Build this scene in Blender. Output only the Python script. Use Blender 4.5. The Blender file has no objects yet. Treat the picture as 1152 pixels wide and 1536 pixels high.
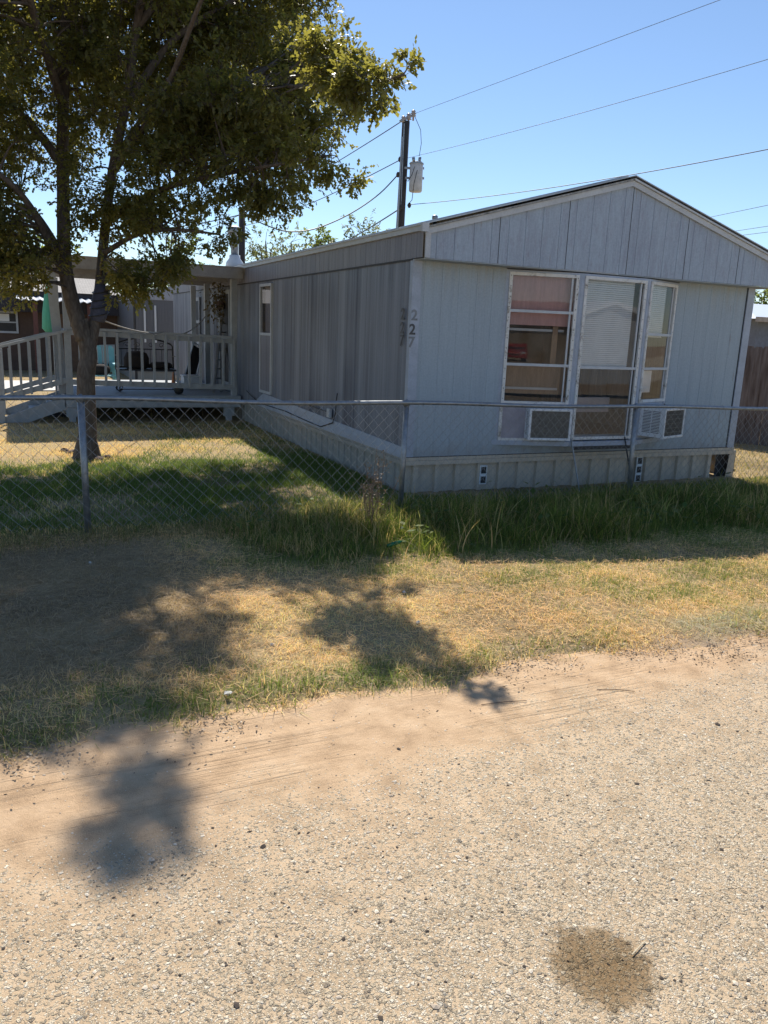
import bpy, math, random
import numpy as np
from mathutils import Vector, Matrix
random.seed(7); rng = np.random.default_rng(7)
S = bpy.context.scene; COL = S.collection
RAD = math.radians
# ------------------------------------------------------------ camera, sky, sun, exposure
R_ = np.array([0.90982509, -0.41307062, 0.03988698]); U_ = np.array([0.0569489, 0.21948203, 0.97395301]); F_ = np.array([0.41106585, 0.88385536, -0.22321418])
EYE = np.array([0, 0, 1.65]); FPX = 1180.0
cd = bpy.data.cameras.new('camera'); cam = bpy.data.objects.new('camera', cd); COL.objects.link(cam)
cd.sensor_fit = 'HORIZONTAL'; cd.sensor_width = 36; cd.lens = 36*FPX/1152; cd.clip_start = .05; cd.clip_end = 2000
cam.matrix_world = Matrix(((R_[0], U_[0], -F_[0], 0), (R_[1], U_[1], -F_[1], 0), (R_[2], U_[2], -F_[2], 1.65), (0, 0, 0, 1)))
S.camera = cam
SUN = Vector((.24, .82, 1.0)).normalized()
w = bpy.data.worlds.new('World'); S.world = w; w.use_nodes = True
nt = w.node_tree; nt.nodes.clear()
sk = nt.nodes.new('ShaderNodeTexSky'); sk.sky_type = 'NISHITA'; sk.sun_disc = False
sk.sun_elevation = math.asin(SUN.z); sk.sun_rotation = math.atan2(SUN.x, SUN.y); sk.altitude = 600; sk.air_density = 1.0; sk.dust_density = .12; sk.ozone_density = 3.8
bg = nt.nodes.new('ShaderNodeBackground'); bg.inputs[1].default_value = .112
wo = nt.nodes.new('ShaderNodeOutputWorld'); nt.links.new(sk.outputs[0], bg.inputs[0]); nt.links.new(bg.outputs[0], wo.inputs[0])
ld = bpy.data.lights.new('sun', 'SUN'); ld.energy = 5.0; ld.angle = RAD(.53); ld.color = (1, .93, .82)
lo = bpy.data.objects.new('sun', ld); COL.objects.link(lo); lo.rotation_euler = SUN.to_track_quat('Z', 'Y').to_euler(); lo.location = (5, 15, 20)
S.view_settings.view_transform = 'Standard'; S.view_settings.look = 'None'; S.view_settings.exposure = 0.36; S.view_settings.gamma = 1; S.view_settings.use_curve_mapping = False
S.cycles.max_bounces = 8; S.cycles.transparent_max_bounces = 16; S.cycles.diffuse_bounces = 4

def ray(x, y): return (x-576)*R_-(y-768)*U_+FPX*F_
def aY(x, y, Y): d = ray(x, y); return EYE+d*(Y/d[1])
def aX(x, y, X): d = ray(x, y); return EYE+d*(X/d[0])
def aZ(x, y, z=0.): d = ray(x, y); return EYE+d*((z-1.65)/d[2])
# ------------------------------------------------------------ node helpers
class NT:
    def __init__(s, name):
        s.m = bpy.data.materials.new(name); s.m.use_nodes = True; s.t = s.m.node_tree; s.t.nodes.clear()
        s.out = s.n('OutputMaterial'); s._c = None
    def n(s, kind, **kw):
        nd = s.t.nodes.new('ShaderNode'+kind)
        for k, v in kw.items():
            if k[0] == '_': setattr(nd, k[1:], v)
        for k, v in kw.items():
            if k[0] == '_': continue
            key = int(k[1:]) if k[0] == 'i' and k[1:].isdigit() else k.replace('__', ' ')
            s.set(nd.inputs[key], v)
        return nd
    def set(s, sock, v):
        if isinstance(v, bpy.types.NodeSocket): s.t.links.new(v, sock)
        elif isinstance(v, bpy.types.Node): s.t.links.new(v.outputs[0], sock)
        else:
            if sock.type == 'RGBA' and len(v) == 3: v = (*v, 1)
            sock.default_value = v
    def co(s):
        if s._c is None: s._c = s.n('NewGeometry').outputs['Position']
        return s._c
    def map(s, scale=(1, 1, 1), rot=(0, 0, 0)):
        return s.n('Mapping', Vector=s.co(), Scale=scale, Rotation=rot)
    def noise(s, sc=5, det=4, vec=None, rough=.5, dist=0):
        return s.n('TexNoise', Vector=vec or s.co(), Scale=sc, Detail=det, Roughness=rough, Distortion=dist).outputs[0]
    def vor(s, sc, vec=None, feat='F1', out='Color', rnd=1):
        nd = s.n('TexVoronoi', _feature=feat, Vector=vec or s.co(), Scale=sc, Randomness=rnd); return nd.outputs[out]
    def ramp(s, f, stops, interp='LINEAR'):
        nd = s.n('ValToRGB', Fac=f); r = nd.color_ramp; r.interpolation = interp
        while len(r.elements) < len(stops): r.elements.new(.5)
        for e, (p, c) in zip(r.elements, stops):
            e.position = p; e.color = (c, c, c, 1) if isinstance(c, (int, float)) else (*c, 1)
        return nd.outputs[0]
    def mix(s, f, a, b, mode='MIX'):
        nd = s.n('Mix', _data_type='RGBA', _blend_type=mode)
        s.set(nd.inputs[0], f)
        for i, v in ((6, a), (7, b)):
            if isinstance(v, (int, float)): v = (v, v, v)
            s.set(nd.inputs[i], v)
        return nd.outputs[2]
    def math(s, op, a, b=0.):
        nd = s.n('Math', _operation=op); s.set(nd.inputs[0], a); s.set(nd.inputs[1], b); return nd.outputs[0]
    def bump(s, h, strength=.3, dist=.01):
        return s.n('Bump', Height=h, Strength=strength, Distance=dist).outputs[0]
    def bsdf(s, col, rough=.7, metal=0., spec=.5, normal=None):
        b = s.n('BsdfPrincipled', Base__Color=col, Roughness=rough, Metallic=metal); b.inputs['Specular IOR Level'].default_value = spec
        if normal is not None: s.set(b.inputs['Normal'], normal)
        s.set(s.out.inputs[0], b); return s.m
def simple(name, col, rough=.7, metal=0., var=.25, sc=9, spec=.5, bump=.15, stretch=(1, 1, 1)):
    t = NT(name); v = t.map(stretch); nz = t.noise(sc, 5, v, .6)
    lo_ = tuple(c*(1-var) for c in col); hi = tuple(min(1, c*(1+var)) for c in col)
    n2 = t.noise(sc*9, 3, v)
    c = t.ramp(t.mix(.35, nz, n2), [(.3, lo_), (.7, hi)])
    return t.bsdf(c, rough, metal, spec, t.bump(n2, bump, .004))
M = {}
# painted aluminium and plywood of the house: vertical run-off streaks, blotches, grain
def streaky(name, base, dirt, streak_sc=(14, 14, .35), amt=.6, rough=.55, spots=None, grain=0):
    t = NT(name); v = t.map(streak_sc)
    s1 = t.noise(1.0, 6, v, .62); s2 = t.noise(5.5, 3, v, .6); bl = t.noise(1.1, 4)
    f = t.ramp(t.mix(.4, s1, s2), [(.38, 0), (.62, 1)])
    f = t.math('MULTIPLY', f, t.ramp(bl, [(.3, .45), (.7, 1)]))
    c = t.mix(t.math('MULTIPLY', f, amt), base, dirt)
    if spots:
        sp = t.ramp(t.noise(1.0, 5, t.map((38, 38, 7)), .7), [(.5, 0), (.66, 1)])
        c = t.mix(t.math('MULTIPLY', sp, .55), c, spots)
    if grain:
        sp_ = t.n('SeparateXYZ', Vector=t.co()); zz = t.math('ADD', sp_.outputs[2], t.math('MULTIPLY', t.noise(1.0, 4, t.map((13, 13, .6)), .7), .9))
        dr = t.math('MULTIPLY', t.ramp(t.math('MULTIPLY', zz, .3), [(.72, 0), (.86, 1)]), t.ramp(t.noise(1.0, 5, t.map((22, 22, .8)), .7), [(.42, 0), (.6, 1)]))
        c = t.mix(t.math('MULTIPLY', t.math('MULTIPLY', dr, .5), t.math('LESS_THAN', sp_.outputs[2], 2.35)), c, (.33, .31, .26))
        low = t.ramp(t.math('ADD', sp_.outputs[2], t.math('MULTIPLY', t.noise(7, 5), -.5)), [(.12, 1), (.32, 0)])
        c = t.mix(t.math('MULTIPLY', low, .35), c, (.26, .22, .17))
        rust = t.math('MULTIPLY', t.ramp(t.noise(1.0, 2, t.map((30, 30, 3)), .5), [(.70, 0), (.76, 1)]), .45); c = t.mix(rust, c, (.23, .17, .13))
    fine = t.noise(60, 4)
    c = t.mix(.18, c, t.mix(fine, 0.02, 1.0), 'OVERLAY')
    return t.bsdf(c, rough, 0, .35, t.bump(t.noise(1.0, 4, t.map((90, 90, 6 if grain else 60))), .25 if grain else .08, .003))
M['front_wall'] = streaky('front_wall_paint', (.345, .415, .47), (.25, .295, .345), (10, 10, .5), .6, .6, None, 1)
M['gable'] = streaky('gable_paint', (.355, .43, .515), (.26, .295, .37), (16, 16, 1.6), .8, .6, (.28, .29, .36), 1)
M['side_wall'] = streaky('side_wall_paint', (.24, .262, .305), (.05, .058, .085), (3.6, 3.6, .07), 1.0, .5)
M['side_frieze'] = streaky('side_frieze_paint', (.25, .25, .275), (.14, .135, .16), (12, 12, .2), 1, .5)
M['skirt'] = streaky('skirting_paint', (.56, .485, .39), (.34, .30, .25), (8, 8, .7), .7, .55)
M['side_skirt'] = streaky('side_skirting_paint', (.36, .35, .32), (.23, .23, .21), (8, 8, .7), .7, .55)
M['trim'] = simple('trim_paint', (.47, .50, .53), .5, var=.15, sc=6)
M['blue_trim'] = simple('blue_trim_paint', (.34, .39, .47), .5, var=.18, sc=7)
M['white_frame'] = None
def t_frame():
    t = NT('window_frame_paint'); n = t.noise(40, 5, None, .7); n2 = t.noise(9, 4)
    c = t.ramp(t.mix(.5, n, n2), [(.36, (.22, .19, .16)), (.46, (.60, .60, .58)), (.7, (.72, .73, .73))])
    return t.bsdf(c, .5, 0, .4, t.bump(n, .4, .003))
M['white_frame'] = t_frame()
M['roof'] = simple('metal_roof', (.42, .43, .44), .38, .5, .3, 2.5, stretch=(1, 6, 1))
M['roof_edge'] = simple('roof_edge_tar', (.26, .27, .265), .8, 0, .8, 26)
M['galv'] = simple('galvanised_steel', (.29, .31, .33), .45, .75, .3, 20)
M['galv_wire'] = simple('galvanised_wire', (.30, .31, .32), .5, .6, .35, 30)
M['white_plastic'] = simple('aged_white_plastic', (.66, .69, .72), .45, 0, .1, 8)
M['dark'] = simple('dark_paint', (.03, .03, .032), .6, 0, .3)
M['black_metal'] = simple('black_iron', (.015, .015, .017), .45, .2, .3)
M['cable'] = simple('black_cable', (.02, .02, .022), .5)
M['interior'] = simple('interior_panelling', (.10, .10, .105), .8)
M['pink'] = simple('pink_curtain', (.50, .30, .29), .9, 0, .18, 3, stretch=(12, 12, 1))
M['tan_cloth'] = simple('tan_curtain', (.27, .19, .13), .9, 0, .3, 4, stretch=(6, 6, 1))
M['blind'] = simple('white_blind', (.84, .86, .88), .5, 0, .05)
M['foam'] = simple('greyish_board', (.34, .32, .36), .8, 0, .15)
M['grille'] = simple('ac_grille', (.17, .17, .16), .5, .3, .5, 40)
def t_glass():
    t = NT('window_glass'); nz = t.noise(6, 5, t.map((1, 1, .6)), .6)
    fr = t.n('Fresnel', IOR=1.5, Normal=t.bump(t.noise(1.3, 2), .05, .02))
    tr = t.n('BsdfTransparent', Color=(.95, .96, .96)); gl = t.n('BsdfGlossy', Color=(1, 1, 1), Roughness=.015, Normal=t.bump(t.noise(1.3, 2), .05, .02))
    df = t.n('BsdfDiffuse', Color=(.5, .48, .44))
    a = t.n('MixShader', Fac=t.ramp(nz, [(.35, .02), (.75, .12)]), i1=tr, i2=df)
    b = t.n('MixShader', Fac=t.math('MULTIPLY', fr.outputs[0], 1.0), i1=a, i2=gl)
    t.set(t.out.inputs[0], b); return t.m
M['glass'] = t_glass()
M['deck_paint'] = simple('grey_blue_deck_paint', (.30, .335, .37), .6, 0, .2, 10, stretch=(1, 1, .4))
M['rail_paint'] = simple('pale_grey_rail_paint', (.34, .37, .395), .6, 0, .15, 12)
M['porch_roof'] = simple('porch_roof_paint', (.34, .33, .32), .7, 0, .2)
def t_bark():
    t = NT('oak_bark'); v = t.map((1, 1, .35)); n = t.noise(16, 6, v, .65); vo = t.vor(26, v, 'DISTANCE_TO_EDGE', 'Distance')
    c = t.ramp(t.mix(.4, n, vo), [(.15, (.055, .042, .034)), (.45, (.15, .125, .105)), (.75, (.25, .215, .185))])
    return t.bsdf(c, .9, 0, .2, t.bump(t.mix(.5, n, vo), .9, .02))
M['bark'] = t_bark()
def foliage(name, cols, trans, tf=.45, rough=.5, lit=None):
    t = NT(name); nz = t.noise(1.3, 3); n2 = t.noise(14, 2)
    c = t.ramp(t.mix(.5, nz, n2), [(.35, cols[0]), (.5, cols[1]), (.66, cols[2])])
    b = t.n('BsdfPrincipled', Base__Color=c, Roughness=rough); b.inputs['Specular IOR Level'].default_value = .35
    tr = t.n('BsdfTranslucent', Color=t.mix(n2, trans, tuple(x*.55 for x in trans)))
    m = t.n('MixShader', Fac=tf, i1=b, i2=tr); t.set(t.out.inputs[0], m); return t.m
M['oak_leaf'] = foliage('oak_leaf', ((.052, .064, .032), (.075, .088, .038), (.125, .12, .045)), (.56, .51, .085), .47, .42)
M['pale_leaf'] = foliage('pale_leaf', ((.09, .11, .05), (.13, .15, .06), (.2, .2, .1)), (.32, .36, .12), .5)
M['green_leaf'] = foliage('green_leaf', ((.05, .09, .025), (.08, .13, .03), (.12, .16, .04)), (.38, .45, .08), .5)
def t_grass():
    t = NT('grass_blade'); at = t.n('Attribute', _attribute_name='tint').outputs['Color']
    b = t.n('BsdfPrincipled', Base__Color=at, Roughness=.6); b.inputs['Specular IOR Level'].default_value = .25
    tr = t.n('BsdfTranslucent', Color=t.mix(1., at, (1.45, 1.45, .95), 'MULTIPLY'))
    m = t.n('MixShader', Fac=.42, i1=b, i2=tr); t.set(t.out.inputs[0], m); return t.m
M['grass'] = t_grass()
def t_ground():
    t = NT('yard_soil'); n1 = t.noise(.9, 5); n2 = t.noise(28, 6, None, .7); n3 = t.noise(150, 3)
    sep = t.n('SeparateXYZ', Vector=t.co())
    dirt = t.ramp(t.mix(.5, n2, n3), [(.3, (.24, .165, .105)), (.5, (.42, .31, .21)), (.7, (.52, .40, .28))])
    dark = t.ramp(t.mix(.5, n2, n3), [(.3, (.05, .042, .028)), (.55, (.13, .105, .07)), (.75, (.23, .19, .13))])
    dry = t.ramp(t.mix(.5, n2, n3), [(.3, (.24, .18, .10)), (.55, (.46, .35, .20)), (.75, (.58, .46, .27))])
    yy = t.math('ADD', sep.outputs[1], t.math('MULTIPLY', t.math('SUBTRACT', n1, .5), 1.0))
    e = t.math('ADD', sep.outputs[1], t.math('MULTIPLY', t.math('SUBTRACT', t.noise(3, 4), .5), .5))
    f1 = t.ramp(t.math('MULTIPLY', e, .1), [(.302, 0), (.322, 1)])
    f2 = t.ramp(t.math('MULTIPLY', yy, .05), [(.44, 0), (.475, 1), (.60, 1), (.66, .6)])
    c = t.mix(f1, dirt, t.mix(t.ramp(n1, [(.35, .35), (.6, .95)]), dark, dry)); c = t.mix(f2, c, dry)
    vo = t.vor(300)
    return t.bsdf(c, .95, 0, .1, t.bump(t.mix(.5, n2, t.mix(.5, n3, vo)), .8, .012))
M['soil'] = t_ground()
def t_road():
    t = NT('road_gravel')
    sep = t.n('SeparateXYZ', Vector=t.co())
    X, Y = sep.outputs[0], sep.outputs[1]
    big = t.noise(1.1, 5, None, .6); med = t.noise(7, 5, None, .6); grit = t.noise(260, 4, None, .7)
    # stone chips of three sizes
    sandc = t.ramp(t.mix(.55, med, grit), [(.36, (.34, .23, .14)), (.5, (.58, .405, .25)), (.66, (.70, .52, .345))])
    def chips(sc, pal):
        wv = t.n('VectorMath', _operation='ADD', i0=t.co(), i1=t.n('Mapping', Vector=t.n('TexNoise', Vector=t.co(), Scale=sc*1.4, Detail=2.).outputs[1], Scale=(.6/sc,)*3))
        nd = t.n('TexVoronoi', Vector=wv.outputs[0], Scale=sc); ed = t.n('TexVoronoi', _feature='DISTANCE_TO_EDGE', Vector=wv.outputs[0], Scale=sc)
        r = t.n('SeparateColor', Color=nd.outputs['Color'])
        c = t.ramp(r.outputs[0], pal)
        h = t.ramp(ed.outputs['Distance'], [(.0, 0), (.22, 1)])
        return c, r.outputs[1], h
    pal = [(0, (.27, .225, .175)), (.2, (.45, .38, .27)), (.45, (.61, .51, .365)), (.7, (.72, .62, .465)), (.93, (.82, .75, .61)), (1, (.16, .14, .12))]
    c1, k1, h1 = chips(85, pal); c2, k2, h2 = chips(170, pal)
    # patchy sand between chips
    yw = t.math('ADD', Y, t.math('MULTIPLY', t.math('SUBTRACT', big, .5), 1.3))
    yw = t.math('ADD', yw, t.math('MULTIPLY', X, -.13))
    sand = t.ramp(t.math('MULTIPLY', yw, .2), [(.30, .12), (.43, .45), (.50, 1)])
    keep1 = t.math('GREATER_THAN', t.math('ADD', k1, t.math('MULTIPLY', med, .35)), t.math('ADD', .72, t.math('MULTIPLY', sand, .62)))
    keep2 = t.math('GREATER_THAN', t.math('ADD', k2, t.math('MULTIPLY', med, .4)), t.math('ADD', .46, t.math('MULTIPLY', sand, .78)))
    m1 = t.math('MULTIPLY', keep1, t.ramp(h1, [(.25, 0), (.45, 1)])); m2 = t.math('MULTIPLY', keep2, t.ramp(h2, [(.25, 0), (.45, 1)]))
    sandc = t.mix(t.math('MULTIPLY', t.math('SUBTRACT', 1., sand), .75), sandc, t.ramp(t.mix(.55, med, grit), [(.36, (.31, .245, .16)), (.5, (.57, .45, .30)), (.66, (.69, .565, .40))])); c = t.mix(m2, sandc, c2); c = t.mix(m1, c, c1)
    # long faint ruts pressed in the sand
    rw = t.ramp(t.noise(1.0, 4, t.map((1.3, 38, 1), (0, 0, RAD(-5))), .65, .5), [(.35, 0), (.5, 1)])
    rutm = t.math('MULTIPLY', t.ramp(t.math('MULTIPLY', Y, .2), [(.46, 0), (.52, 1)]), t.ramp(t.noise(2.2, 3, t.map((.5, 2.5, 1))), [(.42, 0), (.6, 1)]))
    # oil stain
    dx = t.math('SUBTRACT', X, 1.345); dy = t.math('SUBTRACT', Y, 1.37)
    dd = t.math('SQRT', t.math('ADD', t.math('MULTIPLY', dx, dx), t.math('MULTIPLY', t.math('MULTIPLY', dy, dy), .95)))
    dd = t.math('ADD', dd, t.math('MULTIPLY', t.math('SUBTRACT', t.noise(22, 6, None, .7), .5), .13))
    st = t.ramp(dd, [(.06, 1), (.12, .85), (.155, 0)])
    ex = t.math('SUBTRACT', X, 1.32); ey = t.math('SUBTRACT', Y, 1.52)
    de = t.math('ADD', t.math('SQRT', t.math('ADD', t.math('MULTIPLY', ex, ex), t.math('MULTIPLY', ey, ey))), t.math('MULTIPLY', t.math('SUBTRACT', t.noise(20, 4), .5), .09))
    st = t.math('MAXIMUM', st, t.ramp(de, [(.015, .7), (.045, 0)]))
    c = t.mix(t.math('MULTIPLY', st, .82), c, t.mix(1., c, (.36, .29, .19), 'MULTIPLY'))
    c = t.mix(t.ramp(t.noise(.6, 4), [(.35, 0), (.7, .25)]), c, t.mix(1., c, (.84, .80, .78), 'MULTIPLY'))
    h = t.math('ADD', t.math('MULTIPLY', m1, t.math('MULTIPLY', h1, .9)), t.math('MULTIPLY', m2, t.math('MULTIPLY', h2, .45)))
    h = t.math('ADD', h, t.math('ADD', t.math('MULTIPLY', grit, .55), t.math('MULTIPLY', t.math('MULTIPLY', rw, rutm), .8)))
    h = t.math('ADD', h, t.math('MULTIPLY', med, .6)); h = t.math('ADD', h, t.math('MULTIPLY', t.ramp(t.noise(55, 5, None, .75), [(.35, 0), (.62, 1)]), t.math('MULTIPLY', sand, .28)))
    return t.bsdf(c, .93, 0, .15, t.bump(h, 1.0, .006))
M['road'] = t_road()
# ------------------------------------------------------------ mesh helpers
def origin(parent):
    o = Vector((0, 0, 0))
    while parent is not None: o += parent.location; parent = parent.parent
    return o
def link(name, me, mat, parent=None, loc=None):
    o = bpy.data.objects.new(name, me); COL.objects.link(o)
    for m in (mat if isinstance(mat, (list, tuple)) else [mat]): me.materials.append(m)
    if parent is not None: o.parent = parent
    if loc is not None: o.location = loc
    return o
def tag(o, label=None, cat=None, group=None, kind=None):
    if label: o['label'] = label
    if cat: o['category'] = cat
    if group: o['group'] = group
    if kind: o['kind'] = kind
    return o
def thing(name, label, cat, loc, group=None):
    o = bpy.data.objects.new(name, None); COL.objects.link(o); o.location = Vector(loc); o.empty_display_size = .1
    return tag(o, label, cat, group)
class MB:
    def __init__(s): s.v = []; s.f = []; s.mi = []
    def add(s, vs, fs, mi=0):
        b = len(s.v); s.v += [tuple(map(float, v)) for v in vs]; s.f += [tuple(b+i for i in f) for f in fs]; s.mi += [mi]*len(fs); return s
    def box(s, a, b, mi=0, rz=0, piv=None):
        (x0, y0, z0), (x1, y1, z1) = a, b
        vs = [(x, y, z) for z in (z0, z1) for x, y in ((x0, y0), (x1, y0), (x1, y1), (x0, y1))]
        if rz:
            px, py = piv or ((x0+x1)/2, (y0+y1)/2); c, n = math.cos(rz), math.sin(rz)
            vs = [(px+(x-px)*c-(y-py)*n, py+(x-px)*n+(y-py)*c, z) for x, y, z in vs]
        return s.add(vs, [(0, 3, 2, 1), (4, 5, 6, 7), (0, 1, 5, 4), (1, 2, 6, 5), (2, 3, 7, 6), (3, 0, 4, 7)], mi)
    def bar(s, p, q, w, h, up=(0, 0, 1), mi=0):
        p = Vector(p); q = Vector(q); d = (q-p).normalized(); up = Vector(up)
        if abs(d.dot(up)) > .98: up = Vector((1, 0, 0))
        sx = d.cross(up).normalized(); uz = sx.cross(d).normalized(); vs = []
        for e in (p, q):
            for a, b in ((-1, -1), (1, -1), (1, 1), (-1, 1)): vs.append(e+sx*a*w/2+uz*b*h/2)
        return s.add(vs, [(0, 1, 2, 3), (7, 6, 5, 4), (0, 4, 5, 1), (1, 5, 6, 2), (2, 6, 7, 3), (3, 7, 4, 0)], mi)
    def tube(s, pts, r, n=8, cap=True, mi=0):
        pts = [Vector(p) for p in pts]; k = len(pts); rs = r if isinstance(r, (list, tuple)) else [r]*k
        b = len(s.v); prev = None
        for i, p in enumerate(pts):
            d = (pts[min(i+1, k-1)]-pts[max(i-1, 0)]).normalized()
            if prev is None: a = d.orthogonal().normalized()
            else: a = (prev-d*prev.dot(d)).normalized()
            prev = a; c = d.cross(a)
            for j in range(n):
                t = 2*math.pi*j/n; s.v.append(tuple(p+(a*math.cos(t)+c*math.sin(t))*rs[i]))
        for i in range(k-1):
            for j in range(n):
                s.f.append((b+i*n+j, b+i*n+(j+1) % n, b+(i+1)*n+(j+1) % n, b+(i+1)*n+j)); s.mi.append(mi)
        if cap:
            s.f.append(tuple(b+j for j in reversed(range(n)))); s.mi.append(mi)
            s.f.append(tuple(b+(k-1)*n+j for j in range(n))); s.mi.append(mi)
        return s
    def lathe(s, c, prof, n=16, mi=0, sx=1, sy=1):
        b = len(s.v); c = Vector(c)
        for r, z in prof:
            for j in range(n):
                t = 2*math.pi*j/n; s.v.append((c.x+math.cos(t)*r*sx, c.y+math.sin(t)*r*sy, c.z+z))
        for i in range(len(prof)-1):
            for j in range(n):
                s.f.append((b+i*n+j, b+i*n+(j+1) % n, b+(i+1)*n+(j+1) % n, b+(i+1)*n+j)); s.mi.append(mi)
        s.f.append(tuple(b+j for j in reversed(range(n)))); s.f.append(tuple(b+(len(prof)-1)*n+j for j in range(n))); s.mi += [mi, mi]
        return s
    def quad(s, *v, mi=0): return s.add(v, [tuple(range(len(v)))], mi)
    def prism(s, poly, off, mi=0):
        n = len(poly); off = Vector(off); p = [Vector(q) for q in poly]
        return s.add(p+[q+off for q in p], [tuple(reversed(range(n))), tuple(range(n, 2*n))]+[(i, (i+1) % n, n+(i+1) % n, n+i) for i in range(n)], mi)
    def build(s, name, mat, parent=None, smooth=False, bevel=0, loc=None):
        o3 = origin(parent) if loc is None else Vector(loc)
        me = bpy.data.meshes.new(name); me.from_pydata([(x-o3.x, y-o3.y, z-o3.z) for x, y, z in s.v], [], s.f); me.validate()
        if len(me.polygons) == len(s.mi): me.polygons.foreach_set('material_index', s.mi)
        if smooth: me.polygons.foreach_set('use_smooth', [True]*len(me.polygons))
        me.update(); o = link(name, me, mat, parent, loc)
        if bevel:
            m = o.modifiers.new('b', 'BEVEL'); m.width = bevel; m.segments = 2; m.limit_method = 'ANGLE'
        return o
def npmesh(name, V, k, mat, parent=None, tint=None, loc=None):
    """polygons of k consecutive vertices each"""
    o3 = np.array(origin(parent)) if loc is None else np.array(loc)
    V = np.asarray(V, np.float32)-o3.astype(np.float32); nv = len(V); nf = nv//k; me = bpy.data.meshes.new(name)
    me.vertices.add(nv); me.vertices.foreach_set('co', V.ravel()); me.loops.add(nv); me.loops.foreach_set('vertex_index', np.arange(nv, dtype=np.int32))
    me.polygons.add(nf); me.polygons.foreach_set('loop_start', np.arange(0, nv, k, dtype=np.int32)); me.polygons.foreach_set('loop_total', np.full(nf, k, dtype=np.int32))
    if tint is not None:
        a = me.color_attributes.new('tint', 'FLOAT_COLOR', 'POINT'); a.data.foreach_set('color', np.concatenate([tint, np.ones((nv, 1))], 1).astype(np.float32).ravel())
    me.update(calc_edges=True); return link(name, me, mat, parent, loc)
def sag(a, b, drop, n=16):
    a = np.array(a); b = np.array(b); return [a+(b-a)*t-np.array([0, 0, drop*4*t*(1-t)]) for t in np.linspace(0, 1, n)]
def vnoise(x, y, sc, seed=0):
    """smooth value noise 0..1"""
    r = np.random.default_rng(seed); T = r.random((64, 64)); x = np.asarray(x)*sc+100; y = np.asarray(y)*sc+100
    xi = np.floor(x).astype(int); yi = np.floor(y).astype(int); fx = x-xi; fy = y-yi; fx = fx*fx*(3-2*fx); fy = fy*fy*(3-2*fy)
    g = lambda i, j: T[i % 64, j % 64]
    return (g(xi, yi)*(1-fx)+g(xi+1, yi)*fx)*(1-fy)+(g(xi, yi+1)*(1-fx)+g(xi+1, yi+1)*fx)*fy
def fnoise(x, y, sc, seed=0): return (vnoise(x, y, sc, seed)+.5*vnoise(x, y, sc*2.1, seed+1)+.25*vnoise(x, y, sc*4.3, seed+2))/1.75
def sstep(a, b, x): t = np.clip((x-a)/(b-a), 0, 1); return t*t*(3-2*t)
# ------------------------------------------------------------ ground, road, grass
def edge(x): return 3.0+.35*(fnoise(x, x*0+3, .8, 4)-.5)+.22*(fnoise(x, x*0+9, 4, 5)-.5)-.12*sstep(2.6, 3.6, x)
def gz(x, y):
    x = np.asarray(x, float); y = np.asarray(y, float)
    up = sstep(-.12, .3, y-edge(x)); return -.02+.04*up+.03*(fnoise(x, y, .7, 8)-.5)*up*sstep(60, 20, np.abs(x)+y)+.015*(fnoise(x, y, 5, 11)-.5)*up
def grid(name, xs, ys, zf, mat):
    X, Y = np.meshgrid(xs, ys); Z = zf(X, Y); nx = len(xs); V = np.stack([X.ravel(), Y.ravel(), Z.ravel()], 1)
    i = np.arange(len(ys)-1)[:, None]*nx+np.arange(nx-1)[None]; i = i.ravel(); F = np.stack([i, i+1, i+1+nx, i+nx], 1)
    me = bpy.data.meshes.new(name); me.vertices.add(len(V)); me.vertices.foreach_set('co', V.astype(np.float32).ravel()); me.loops.add(F.size); me.loops.foreach_set('vertex_index', F.astype(np.int32).ravel())
    me.polygons.add(len(F)); me.polygons.foreach_set('loop_start', np.arange(0, F.size, 4, dtype=np.int32)); me.polygons.foreach_set('loop_total', np.full(len(F), 4, dtype=np.int32))
    me.polygons.foreach_set('use_smooth', np.ones(len(F), dtype=bool)); me.update(calc_edges=True); return link(name, me, mat)
xs = np.concatenate([np.linspace(-300, -20, 12), np.linspace(-16, -4, 12), np.arange(-3.5, 10, .05), np.linspace(10.3, 24, 14), np.linspace(30, 400, 14)])
ys = np.concatenate([np.arange(2.5, 7.5, .05), np.linspace(7.7, 24, 50), np.linspace(26, 80, 16), np.linspace(110, 600, 8)])
tag(grid('yard_ground', xs, ys, gz, M['soil']), kind='structure')
tag(MB().quad((-300, -6.5, -.004), (400, -6.5, -.004), (400, 3.6, -.004), (-300, 3.6, -.004)).build('gravel_road', M['road']), kind='structure')
tag(MB().quad((-300, -400, -.012), (400, -400, -.012), (400, -6.4, -.012), (-300, -6.4, -.012)).build('far_verge', M['soil']), kind='structure')
M['concrete'] = simple('concrete_slab', (.62, .59, .54), .85, 0, .12, 5)
tag(MB().box((-6, 19.6, -.05), (1.0, 22.6, .05)).build('driveway', M['concrete']), kind='structure')

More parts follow.
